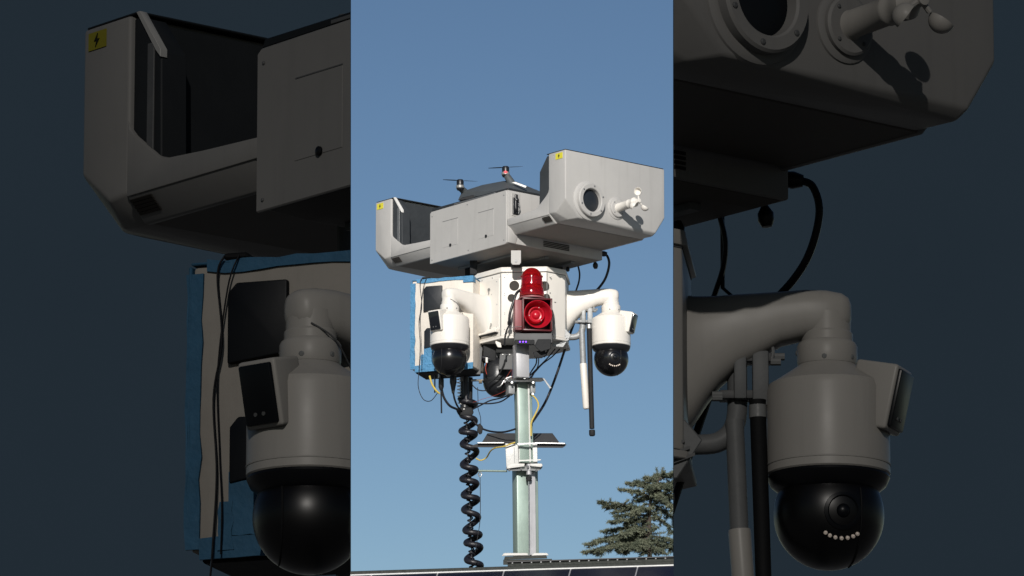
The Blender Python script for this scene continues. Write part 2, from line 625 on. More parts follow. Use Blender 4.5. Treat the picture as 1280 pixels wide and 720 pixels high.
    fp = part('mounting_plate', G().hull([p0 + Vector((x, y, z)) for x, z in ((-6.2, 9), (6.2, 9), (6.2, -6.5), (4.2, -9.2), (-4.2, -9.2), (-6.2, -6.5)) for y in (-1, 1)], .3, 1), 'dock_grey', root)
    part('plate_hole', G().lathe([(1.8, 0), (1.8, .6), (0, .6)], p0 + Vector((0, -1, -4.5)), (0, -1, 0), 14), 'steel_dull', fp or root)
    # connectors under the far right corner
    part('cable_gland', G().lathe([(3.2, 0), (3.6, 3), (2.4, 7), (0, 7)], IM(752, 317, 0), (1, 0, -.1), 14), 'black', root)
    part('rubber_plug', G().lathe([(1.5, -2), (3.3, 1), (3.3, 4), (2, 6.5), (0, 6.8)], IM(744, 329.5, 5), (.1, 0, -1), 14), 'black', root)
    part('rubber_plug', G().lathe([(1.5, -2), (2.6, 1), (2.4, 3), (0, 4.8)], IM(709.5, 335.5, 5), (.1, 0, -1), 14), 'black', root)
    return root


# ================================================================== DRONE
def build_drone():
    root = thing('drone', AB(0, 0, 103), 'dark grey quadcopter drone sitting in the open dock on the mast', 'drone')
    g = G()
    low = [(572.5, 250.2, -8), (597, 247.2, -35), (627, 238.6, -95), (638, 239.5, -100), (668, 243, -50), (674, 244, -40)]
    top = [(577.5, 239.5, -10), (589, 235.6, -14), (602.8, 231.2, -20), (628, 226.4, -30), (635, 225.8, -34), (645.6, 227.3, -32), (660, 233.5, -24), (676, 239.5, -10)]
    pts = [IM(*p) for p in low + top] + [IM(x + 8, y + 9, d + 60) for x, y, d in top] + [IM(x + 8, y + 16, d + 60) for x, y, d in top]
    g.hull(pts, 1.2, 2)
    hull = part('fuselage', g, 'drone', root, smooth=30)
    part('nose_cover', G().hull([IM(x, y, d) for x, y in ((573, 250.6), (577, 247), (592, 243.6), (598, 247.4)) for d in (-40, -20)], .5, 1), 'black_matt', hull)
    part('side_stripe', G().hull([IM(x, y, d) for x, y in ((607, 239.2), (632, 232.4), (632, 234), (607, 240.6)) for d in (-49, -46)]), 'steel_dull', hull)
    g = G().hull([IM(x, y, d) for x, y in ((639.5, 228.2), (644, 227.2), (658.5, 232.6), (657, 235)) for d in (-62, -58)], .4, 1)
    part('white_handle', g, 'rim_white', hull)
    motors = ((575.2, 231, -17), (632, 214.5, -42), (652, 240, 60), (716, 226, 30))
    for i, (x, y, d) in enumerate(motors):
        c = IM(x, y, d)
        root_pt = AB(*[(-44, -38, 112), (34, -34, 114), (-34, 30, 110), (34, 30, 110)][i])
        arm = part('arm', G().tube([root_pt, c.lerp(root_pt, .25) + Vector((0, 0, -2)), c + Vector((0, 0, -5))], [5.5, 3.2], 12, 4), 'drone', root)
        mt = part('motor', G().lathe([(3.6, -7), (4.6, -5.5), (4.9, -1.5), (4.4, -1.0), (4.6, 4), (3.6, 6.5), (0, 6.8)], c, DZ, 20), 'black', root)
        part('motor_band', G().lathe([(4.75, -4.5), (5.15, -4.2), (5.15, -1.2), (4.75, -.9)], c, DZ, 20, cap=False), 'motor_grey', mt)
        if i == 1:
            part('navigation_light', G().ball(c + Vector((0, -4.9, -1.8)), 1.7, 12, 8, (1.2, .6, .9)), emit_mat('red_light', (1, .06, .07), 1.6), mt, label='glowing red navigation light')
        an0 = (R(12), R(168), R(30), R(50))[i]
        for k in range(2):
            an = an0 + k * math.pi
            u = Vector((math.cos(an), math.sin(an), 0))
            v = Vector((-u.y, u.x, 0))
            bl = []
            for s_, wd in ((2, .8), (7, 1.7), (15, 1.4), (22, .4)):
                bl += [c + u * s_ + v * wd + DZ * 5.6, c + u * s_ - v * wd + DZ * 5.3]
            t = [p + DZ * .15 for p in bl]
            part('rotor_blade', G().hull(bl + t), 'black_matt', root)
    return root


# ================================================================== EQUIPMENT CABINET (white octagon)
def octo(z, k=1.0, off=0):
    p, q, c = 71 + off, 55 + off, 40
    L = [(-p + c, -q), (p - c, -q), (p, -q + c), (p, q - c), (p - c, q), (-p + c, q), (-p, q - c), (-p, -q + c)]
    return [AB(a * k, b * k, z) for a, b in L]


def build_cabinet(label):
    root = thing('equipment_cabinet', AB(0, 0, -77), label, 'cabinet')
    shell = part('shell', G().hull(octo(-74) + octo(6), .9, 2), 'white', root, smooth=25)
    S = shell or root
    part('lid', G().hull(octo(6.6, off=1.6) + octo(13.2, off=.6), .9, 2), 'white', S, smooth=25)
    part('lid_seam', G().hull(octo(5.8, off=.15) + octo(6.7, off=.15)), 'steel_dull', S)
    part('bottom_flange', G().hull(octo(-77.5, off=1.2) + octo(-74.4, off=1.2), .4, 1), 'white_old', S, smooth=25)
    # front-left door panel (faces -B)
    door = part('door', G().prism([(-28, -66), (28, -66), (28, 0), (-28, 0)], fnA, -56.2, -54.8, .4, 1), 'white', S, smooth=25)
    D = door or S
    for a, z in ((-24, -4), (24, -4), (-24, -62), (24, -62), (24, -33), (-6, 2.5), (14, 2.5)):
        screw(AB(a, -56.2 if z < 1 else -55.2, z), -DB, D, .8)
    for a, z in ((9, -12), (12, -57)):
        part('latch', G().lathe([(2.2, 0), (2.2, 1.2), (1.2, 1.2), (1.2, .6), (0, .6)], AB(a, -56.2, z), -DB, 14), 'steel', D)
        part('latch_tab', G().box(AB(a, -57.2, z - 4), 1.2, .8, 4, DA, DB), 'steel', D)
    # sloped drip ledge with dark seam below the door
    part('drip_ledge', G().hull([AB(a, b, z) for a, b, z in [(i, j, k) for i in (-30, 26) for j, k in ((-55, -60), (-60.5, -66), (-60.5, -68.5), (-55, -68.5))]], .4, 1), 'white', S)
    part('drip_seam', G().hull([AB(a, b, z) for a in (-29, 25) for b in (-59.5, -55) for z in (-70, -68.6)]), 'black_matt', S)
    # centre face: dark round vents either side of the beacon
    n = (DA - DB).normalized()
    for x, y, r in ((642.8, 356.8, 6.2), (639.3, 372, 4.8), (680.5, 358, 6.2), (683, 372.5, 4.8)):
        c = AB(51, -35, 0)
        # project onto the face plane
        p = IM(x, y, -62)
        p = p + n * ((c - p).dot(n) + .2)
        part('round_vent', G().lathe([(r, -.5), (r, .6), (r - .7, .9), (r - .9, .3), (0, .3)], p, n, 24), 'vent_dark', S)
    for x, y in ((630.5, 345), (634, 341.5), (681, 344.6), (689, 346), (630, 417), (630.5, 392), (686, 411), (654, 341), (672, 341.5), (630.5, 368)):
        p = IM(x, y, -62)
        c = AB(51, -35, 0)
        p = p + n * ((c - p).dot(n) + .1)
        screw(p, n, S, .9)
    for a, b, dx in ((30.4, -55.2, -DB), (71.2, -15.2, DA)):
        q = AB(a, b, 0)
        part('panel_seam', G().box(q + DZ * -34 + dx * .35, .8, .8, 78, DA, DB), 'bracket', S)
    for z in (-66, -45, -20, 0):
        screw(AB(71.4, -10, z), DA, S, .8, 'steel_dull')
        screw(AB(33.5, -51.8, z), (DA - DB), S, .8, 'steel_dull')
    # right face details: padlock hasp
    p = AB(72.3, -2, -30)
    part('hasp', G().lathe([(3.4, 0), (3.4, 1.4), (2.2, 1.4), (2.2, .5), (0, .5)], IM(694.5, 384, -52), DA, 16), 'steel', S)
    part('hasp_pin', G().tube([IM(691, 381, -54), IM(692, 378, -56), IM(695, 378, -55)], .6, 6, 3), 'steel', S)
    for y in (352, 360, 410):
        part('slot', G().box(IM(703.8, y, -20), 1.4, 1.0, 3.5), 'steel_dull', S)
    # louvred box below the right-hand corner
    g = G()
    g.hull([IM(x, y, d) for x, y in ((694, 414), (707, 411), (714, 419), (704, 434), (690, 433)) for d in (-44, -26)], .5, 1)
    hd = part('vent_hood', g, 'bracket', root)
    for i in range(4):
        x0 = 697 + i * 2
        part('louvre', G().hull([IM(x0 + dx, 418 + dy + i * 2.6, d) for dx, dy in ((-3, 2), (8, -2), (8, -.8), (-3, 3.2)) for d in (-45.5, -43.5)]), 'steel_dull', hd or root)
    # small lever at lower left
    part('lever', G().hull([IM(x, y, d) for x, y in ((620, 425), (626, 428), (627, 434.5), (622, 434), (619, 428)) for d in (-50, -46)], .5, 1), 'white_old', root)
    return root


# ================================================================== PTZ CAMERA
def build_ptz(c, wall, look, pod_dir, label, ledrow, wall_len=58):
    """c = dome centre, wall = unit vector toward the cabinet"""
    c, wall = Vector(c), Vector(wall).normalized()
    side = Vector((-wall.y, wall.x, 0))
    root = thing('dome_camera', c + DZ * 66, label, 'security camera', 'white dome security cameras')
    look = Vector(look).normalized()
    dome = part('dome', G().lathe([(0, -21.6)] + [(21.6 * math.cos(R(a)), 21.6 * math.sin(R(a))) for a in range(-80, 41, 6)] + [(16, 15), (0, 15)], c, DZ, 48), 'dome', root, smooth=60)
    Dm = dome or root
    # seam around the dome front and the lens window
    lk = look
    lr = lk.cross(DZ).normalized()
    lu = lr.cross(lk)
    wdir = (lk * 1 + lu * .18).normalized()
    if ledrow:
      part('lens_window', G().lathe([(7.4, 19.0), (7.4, 20.9), (6.2, 21.4), (5.4, 20.6), (0, 20.9)], c, wdir, 28), 'glass_dark', Dm)
      part('lens', G().ball(c + wdir * 20.3, 3.0, 14, 8), 'glass_dark', Dm)
    for t in range(7) if ledrow else ():
        an = R(-52 + t * 17.3)
        dv = (lk + lr * (.38 * math.sin(an)) * 1.05 + lu * (-.12 - .22 * math.cos(an))).normalized()
        part('infrared_led', G().lathe([(.8, 20.8), (.8, 22.3), (.5, 22.6), (0, 22.6)], c, dv, 10), 'led_white', Dm)
    # groove ring around the dome
    pts = []
    for t in range(33):
        a = math.pi * (t / 32) - math.pi / 2
        d3 = (lk * math.cos(a) - DZ * 1.0 * math.sin(a) * 0 + DZ * math.sin(a)).normalized()
        d3 = (d3 + lr * (.62 if wall.x > 0 else -.38)).normalized()
        if d3.z < .45:
            pts.append(c + d3 * 21.65)
    part('dome_seam', G().tube(pts, .4, 6, 0), 'black_matt', Dm)
    # housing
    body = part('housing', G().lathe([(22.5, 14.5), (24.2, 16.2), (24.2, 48.5), (23.2, 51.5), (20, 53.5), (12.5, 58.5), (11, 60), (0, 60)], c, DZ, 56), 'white', root, smooth=30)
    Bd = body or root
    part('skirt', G().lathe([(23.4, 16.3), (24.0, 14.6), (22.6, 11.5), (19.5, 9), (15, 9)], c, DZ, 48, cap=False), 'black', Bd)
    part('shroud_seam', G().lathe([(24.3, 19.2), (24.45, 19.2), (24.45, 19.8), (24.3, 19.8)], c, DZ, 48, cap=False), 'white_old', Bd)
    part('collar', G().lathe([(11.6, 59.6), (11.9, 61), (11.9, 67), (11.2, 68.3), (10.2, 69), (10.2, 72), (9.4, 73), (0, 73)], c, DZ, 36), 'white', Bd)
    for an in (20, 140, 250, 310):
        dv = (lr * math.cos(R(an)) - lk * abs(math.sin(R(an)))).normalized() * (-1 if an > 200 else 1)
        screw(c + dv * 11.7 + DZ * 64, dv, Bd, 1.2)
    # side pod
    pd = Vector(pod_dir).normalized()
    pr = Vector((-pd.y, pd.x, 0))
    tilt = R(13)
    pf = pd * math.cos(tilt) - DZ * math.sin(tilt)
    pu = DZ * math.cos(tilt) + pd * math.sin(tilt)
    pc = c + pd * 27 + DZ * 44
    pod = part('pod', G().hull([pc + pf * i + pr * (j * wj) + pu * k for i, wj in ((2.5, 9.3), (-16, 6.5)) for j in (-1, 1) for k in (-13, 13)], 1.4, 3), 'white', Bd)
    part('pod_window', G().box(pc + pf * 2.9, 2.2, 15.6, 23, pf, pr, pu, bev=.8), 'glass_dark', pod or Bd)
    for j in (-1, 1):
        part('pod_sensor', G().lathe([(.8, 0), (.8, .4), (0, .4)], pc + pf * 4.0 + pr * (j * 2) - pu * 7.5, pf, 10), 'steel_dull', pod or Bd)
    # arm : lofted horn
    secs = [(-9.6, 81, 3, 3), (-8.6, 80.5, 6, 5.5), (-6, 80, 8.2, 7.8), (0, 79.8, 9.6, 9.4), (8, 80, 9.8, 9.8), (18, 78.6, 10.6, 10), (27, 75.8, 13, 10.4),
            (35, 73.5, 15, 11), (42, 70, 18, 11.8), (47.5, 66.5, 21.5, 12.6), (52, 63, 25, 13.6), (wall_len - 1.5, 61, 27.5, 14.6)]
    rings = []
    for t, zc, hh, hw in secs:
        ring = []
        for k in range(32):
            a = 2 * math.pi * k / 32
            ca, sa = math.cos(a), math.sin(a)
            e = .75
            x = hw * math.copysign(abs(ca) ** e, ca)
            z = hh * math.copysign(abs(sa) ** e, sa)
            ring.append(c + wall * t + side * x + DZ * (zc + z))
        rings.append(ring)
    arm = part('bracket_arm', G().loft(rings), 'white', root, smooth=50)
    part('arm_elbow', G().lathe([(9.5, 72.6), (9.5, 80), (0, 80.5)], c, DZ, 28), 'white', arm or root)
    part('wall_plate', G().box(c + wall * (wall_len - .5) + DZ * 61, 2.4, 33, 58, wall, side, DZ, bev=.8), 'white', arm or root)
    for k in (-1, 1):
        for j in (-1, 1):
            screw(c + wall * (wall_len - 2) + side * (j * 14) + DZ * (61 + k * 26), -wall, arm or root, 1.1)
    part('safety_wire', G().tube([c - wall * 6 + side * -8 + DZ * 74, c + wall * 2 + side * -12.5 + DZ * 68, c + wall * 14 + side * -8 + DZ * 58, c + wall * 18 + side * -6 + DZ * 56], .35, 6, 6), 'steel_dull', arm or root)
    return root


# ================================================================== TAPED BOX
def build_taped_box(label):
    yaw = R(18)
    U = Vector((math.cos(yaw), -math.sin(yaw), 0))
    N = Vector((-math.sin(yaw), -math.cos(yaw), 0))
    base = IM(515, 463, -30)
    top = IM(515, 352, -30)
    Hh = top.z - base.z
    root = thing('taped_box', base + U * 36 + N * -20, label, 'equipment box')

    def P(u, v, n=0):
        return base + U * u + DZ * v + N * n
    Wd = 80
    # slightly battered white case
    body = part('case', G().hull([P(u, v, n) for u in (0, Wd) for v in (0, Hh) for n in (0, -46)] + [P(Wd / 2, Hh + 1, -20)], 1.5, 2), 'box_white', root, smooth=30)
    B = body or root
    random.seed(11)

    def tape(u0, v0, u1, v1, n=1.1, steps=7, nm='tape_strip'):
        g = G()
        hor = abs(u1 - u0) > abs(v1 - v0)
        top_, bot = [], []
        for i in range(steps + 1):
            f = i / steps
            j = random.uniform(-.7, .7)
            k = random.uniform(0, .9)
            if hor:
                top_.append(P(u0 + (u1 - u0) * f, v1 + j, n + k))
                bot.append(P(u0 + (u1 - u0) * f, v0 + random.uniform(-.9, .9), n + random.uniform(0, .8)))
            else:
                top_.append(P(u1 + j, v0 + (v1 - v0) * f, n + k))
                bot.append(P(u0 + random.uniform(-.5, .5), v0 + (v1 - v0) * f, n + random.uniform(0, .8)))
        t = bmesh.new()
        A_ = [t.verts.new(p) for p in top_]
        B_ = [t.verts.new(p) for p in bot]
        A2 = [t.verts.new(p - N * 1.4) for p in top_]
        B2 = [t.verts.new(p - N * 1.4) for p in bot]
        for i in range(steps):
            t.faces.new((A_[i], A_[i + 1], B_[i + 1], B_[i]))
            t.faces.new((A2[i + 1], A2[i], B2[i], B2[i + 1]))
            t.faces.new((A_[i + 1], A_[i], A2[i], A2[i + 1]))
            t.faces.new((B_[i], B_[i + 1], B2[i + 1], B2[i]))
        t.faces.new((A_[0], B_[0], B2[0], A2[0]))
        t.faces.new((B_[-1], A_[-1], A2[-1], B2[-1]))
        g._fin(t, 0, 0)
        part(nm, g, 'tape', B, smooth=20)
    tape(-2.2, 1, 4.0, Hh - 3, .8, 12)
    tape(16, 5, 44, 30, 1.2, 6)
    tape(12, 0, 18, 19, 1.4, 5)
    tape(4, -2.5, Wd, 5, .9, 10)
    tape(6, Hh - 2.5, Wd, Hh + 2.0, .7, 10)
    part('tape_top', G().hull([P(u, v, n) for u in (-.8, Wd) for v in (Hh + .6, Hh + 1.6) for n in (1, -46)], .4, 1), 'tape', B)
    part('tape_side', G().hull([P(u, v, n) for u in (-1.6, -.2) for v in (2, Hh) for n in (1.2, -46)], .4, 1), 'tape', B)
    part('tape_patch', G().hull([P(u, v, n) for u in (Wd - 13, Wd + .8) for v in (Hh - 6, Hh + 2.2) for n in (2.4, -8)], 1, 2), 'tape', B)
    # black panels on the front
    part('black_panel', G().hull([P(u, v, n) for u, v in ((15.5, 73), (40, 76), (40, 105), (19, 105), (15.5, 101)) for n in (3.6, 0)], .8, 2), 'panel_black', B)
    part('black_panel', G().hull([P(u, v, n) for u, v in ((16.5, 26), (40, 30), (40, 51), (20, 52), (16.5, 48)) for n in (3.0, 0)], .8, 2), 'panel_black', B)
    part('bottom_lip', G().hull([P(u, v, n) for u in (4, Wd - 4) for v in (-4, -.2) for n in (-2, -42)], .8, 1), 'black_matt', B)
    part('top_clip', G().hull([P(u, v, n) for u in (13, 23) for v in (Hh + 1.8, Hh + 4.4) for n in (2, -8)], .8, 1), 'black_matt', B)
    # wires over the front
    part('wire', G().tube([P(14, Hh + 3, 3), P(11.5, Hh - 5, 4), P(14, 82, 5), P(10, 60, 3), P(12, 30, 4), P(11, 0, 5), P(10, -22, 5), P(16, -38, 4), P(25, -40, 0), P(33, -28, -5)], .48, 6, 8), 'cable', root)
    part('wire', G().tube([P(20, Hh + 3, 3), P(16, Hh - 10, 4.5), P(12, 70, 4), P(13, 40, 4), P(15, 16, 6), P(14, -2, 4)], .36, 6, 8), 'cable', root)
    return root


# ================================================================== ANTENNAS + right-hand fittings
def build_antennas(tag_):
    # clamp pipe out of the cabinet
    root = thing('antenna_bracket', IM(706, 420, -12), tag_ + 'grey pipe bracket with clamps under the right camera arm', 'bracket')
    part('pipe', G().tube([IM(697, 421, -6), IM(712, 421.5, -6), IM(722, 420, -6), IM(728, 412, -6), IM(728.5, 392, -6), IM(728.5, 384, -6)], 4.0, 14, 5), 'bracket', root)
    part('clamp', G().box(IM(729, 402.5, -8), 15, 9, 3.4, bev=.5), 'steel_dull', root)
    part('clamp', G().box(IM(733, 388, -8), 18, 9, 3.4, bev=.5), 'steel_dull', root)
    part('clamp_block', G().box(IM(737.5, 396, -10), 6.4, 8, 22, bev=.8), 'bracket', root)
    part('clamp_block', G().box(IM(729.5, 394, -12), 5, 5, 20, bev=.8), 'bracket', root)
    for x, y in ((720.5, 403), (743.5, 389), (745, 387), (720.5, 402), (741, 403)):
        part('bolt', G().lathe([(1.5, -2), (1.5, 2), (0, 2)], IM(x, y, -12), (1, 0, 0), 8), 'steel', root)
    part('hose_clip', G().tube([IM(736, 381, -12), IM(740, 379.5, -12), IM(742.5, 384, -12), IM(742, 388, -12)], .7, 8, 4), 'steel', root)
    g = G().tube([IM(727.5, 423, -9), IM(730.4, 467, -9)], 4.0, 16, 0)
    a = thing('white_antenna', IM(733, 511, -9), tag_ + 'white stick antenna with grey upper sleeve hanging from the pipe bracket', 'antenna')
    part('sleeve', G().tube([IM(727.3, 412, -9), IM(729, 455, -9)], 3.7, 16, 0), 'bracket', a)
    part('stick', G().lathe([(4.3, 0), (4.5, 1), (4.3, 55), (3.4, 57.5), (0, 58)], IM(729, 454.6, -9), IM(733, 511, -9) - IM(729, 454.6, -9), 20), 'white', a)
    b = thing('black_antenna', IM(740, 544, -9), tag_ + 'long thin black whip antenna hanging beside the white one', 'antenna')
    dv = IM(740.2, 544, -14) - IM(736.2, 404, -14)
    part('whip', G().lathe([(3.4, 0), (3.2, 2), (3.1, 134), (0, 134.1)], IM(736.2, 404, -14), dv, 16), 'black_matt', b)
    part('end_cap', G().lathe([(3.5, 0), (3.8, 1), (3.8, 6), (3, 7.5), (0, 7.6)], IM(740.0, 537.5, -14), dv, 16), 'black_matt', b)
    part('ferrule', G().lathe([(3.5, 0), (3.5, 5), (0, 5)], IM(736.2, 406, -14), dv, 16), 'steel', b)


def cable(name, pts, r, mat, label, seg=8):
    return solo(name, G().tube([IM(*p) for p in pts], r, seg, 8), mat, label, 'cable')


# ================================================================== build the mast head
build_dock('light grey drone dock with both cover halves slid open on top of the mast')
build_drone()
build_cabinet('white eight-sided equipment cabinet beneath the drone dock, red siren on its front')
build_ptz(IM(562, 448.6, -71), DB, (.1, -1, -.22), (-.62, -.78, 0),
          'white dome security camera left of the siren, in front of the blue-taped box', False)
build_ptz(IM(764, 449, -10), (-.996, .087, 0), (.22, -1, -.28), (.93, -.37, 0),
          'white dome security camera right of the siren, black dome with a row of white lights', True, 57)
build_taped_box('white equipment box edged with blue tape, left of the cabinet')
build_antennas('')


# ---- siren
def build_siren():
    ux = Vector((.985, .17, 0))
    uy = Vector((-.17, .985, 0))
    root = thing('siren', IM(668, 417, -86), 'red warning beacon above a red horn on the front of the white cabinet', 'siren')
    c = IM(670.2, 395, -80)
    hw, hh = 18.6, 20.8
    back = -uy * -9
    # square horn case, open front: four walls and a back
    g = G()
    g.box(c + uy * 10, 2 * hw, 2, 2 * hh, ux, uy, DZ, bev=.3)
    for sx in (-1, 1):
        g.box(c + ux * (sx * (hw - 1)), 2, 20, 2 * hh, ux, uy, DZ, bev=.3)
    for sz in (-1, 1):
        g.box(c + DZ * (sz * (hh - 1)), 2 * hw, 20, 2, ux, uy, DZ, bev=.3)
    case = part('horn_case', g, 'horn_dark', root)
    part('side_panel', G().box(c - ux * (hw + 4.4) + uy * 4, 8.6, 16, 38, ux, uy, DZ, bev=.8), 'siren_side', root)
    # flared horn
    prof = [(17.9, -11.5), (18.6, -10.6), (17.6, -10.4), (16.2, -6), (13.5, 0), (10.8, 4), (10, 8.6), (0, 8.6)]
    cc = c + ux * .3
    prof = [(r, h) for r, h in [(17.0, 10.8), (17.6, 11.6), (16.9, 12.0), (16.2, 10.6), (15.5, 4), (12.6, -2), (10.6, -6), (10.4, -8.5)]]
    horn = part('horn', G().lathe(prof, cc, -uy, 48, cap=False), 'horn_red', root, smooth=50)
    g = G().lathe([(10.4, -8), (10.4, 1), (9.8, 3), (8.8, 3.4), (7.6, 1.4), (7, -1), (5.5, -1.4), (4, 1.8), (2.4, 3), (0, 3.2)], cc + ux * -.5 + DZ * 1.2, -uy, 36, cap=False)
    part('horn_core', g, 'horn_red', horn, smooth=50)
    for an in (30, 90, 150, 210, 270, 330):
        p = cc + (ux * math.cos(R(an)) + DZ * math.sin(R(an))) * 13.9 - uy * -1.0
        screw(p, -uy, horn, .8, 'steel')
    for an in (70, 190, 310):
        p = cc + ux * -.5 + DZ * 1.2 + (ux * math.cos(R(an)) + DZ * math.sin(R(an))) * 9.2 - uy * 3.3
        screw(p, -uy, horn, .6, 'rim_white')
    # beacon
    bc = IM(664.8, 373.6, -78)
    part('beacon_base', G().lathe([(15.9, -.6), (16.1, 0), (15.9, 1.2), (15.2, 1.6), (0, 1.6)], bc, DZ, 40), 'siren_side', root)
    pr = [(15.3, 2.6), (15.5, 4), (15.0, 11), (14.2, 13.5), (13.6, 15)] + [(13.3, 18), (13.1, 26)] + [(13.1 * math.cos(R(a)), 26 + 13.3 * math.sin(R(a))) for a in range(8, 90, 8)] + [(0, 39.3)]
    inner = [(max(r - 1.1, 0), max(h - .9, 2.7)) for r, h in pr][::-1]
    bea = part('beacon_dome', G().lathe(pr + inner, bc, DZ, 48, cap=False), red_glass(), root, smooth=50)
    for zz in (15.5, 27.5):
        part('dome_ridge', G().lathe([(13.5, zz), (14.1, zz + .5), (14.0, zz + 1), (13.3, zz + 1.5)], bc, DZ, 40, cap=False), red_glass(), bea)
    part('reflector', G().lathe([(5, 3), (5, 8), (8, 9), (10.6, 10), (10.6, 17), (9, 17.6), (4, 18.2), (3.5, 24), (7.5, 25), (8.5, 31), (5, 33), (0, 33.5)], bc, DZ, 28), 'horn_red', bea)
    part('beacon_grille', G().hull([bc + Vector((i * 7.8, -11.2 + j, 8.5 + k * 3.6)) for i in (-1, 1) for j in (0, 1.6) for k in (-1, 1)], .4, 1), 'horn_dark', bea)
    for k in range(6):
        part('grille_bar', G().box(bc + Vector((-6.2 + k * 2.5, -11.6, 8.5)), .5, .8, 6.6), 'black', bea)
    # bracket under the horn with purple indicator lights
    bk = part('bracket', G().hull([IM(x, y, d) for x, y in ((644, 416.6), (690, 416.6), (690.5, 428), (684, 431.5), (647, 431.5), (642.5, 426)) for d in (-86, -50)], .8, 2), 'bracket_dark', root)
    part('light_bar', G().hull([IM(x, y, d) for x, y in ((643.5, 424.6), (668, 424.6), (668, 430.5), (643.5, 430.5)) for d in (-88.5, -85)], .6, 1), 'black_matt', bk)
    for x in (650, 653.8, 657.4):
        part('indicator_light', G().ball(IM(x, 427.2, -89), 1.0, 10, 8), emit_mat('purple_light', (.2, .06, 1), 3.0), bk)
    part('spot_box', G().hull([IM(x, y, d) for x, y in ((672, 424), (689, 424), (689, 436), (676, 440), (668, 433)) for d in (-88, -70)], .8, 1), 'black_matt', bk)
    part('foot_tab', G().box(IM(646, 409, -70), 8, 8, 2, bev=.3), 'steel', root)
    part('hose', G().tube([IM(651, 362, -76), IM(645.5, 367, -80), IM(641, 380, -82), IM(637.5, 392, -82), IM(636.5, 403, -80), IM(637, 405, -76)], 1.7, 12, 6), 'black', root)
    part('hose_nut', G().lathe([(2.5, -2), (2.5, 2), (0, 2)], IM(636.7, 404, -78), DZ, 8), 'black_matt', root)
    part('feed_wire', G().tube([IM(636.7, 406, -78), IM(633, 414, -80), IM(631, 424, -82), IM(631, 432, -80)], 1.1, 8, 6), 'black', root)
    part('earth_wire', G().tube([IM(652, 408, -90), IM(642, 409, -92), IM(636, 413, -92), IM(632, 420, -88)], .4, 6, 6), 'steel', root)
    part('power_cord', G().tube([IM(689, 386, -76), IM(692, 396, -76), IM(692.5, 412, -76), IM(689, 428, -78), IM(684, 440, -78), IM(680, 446, -74)], 1.3, 10, 6), 'black', root)


build_siren()


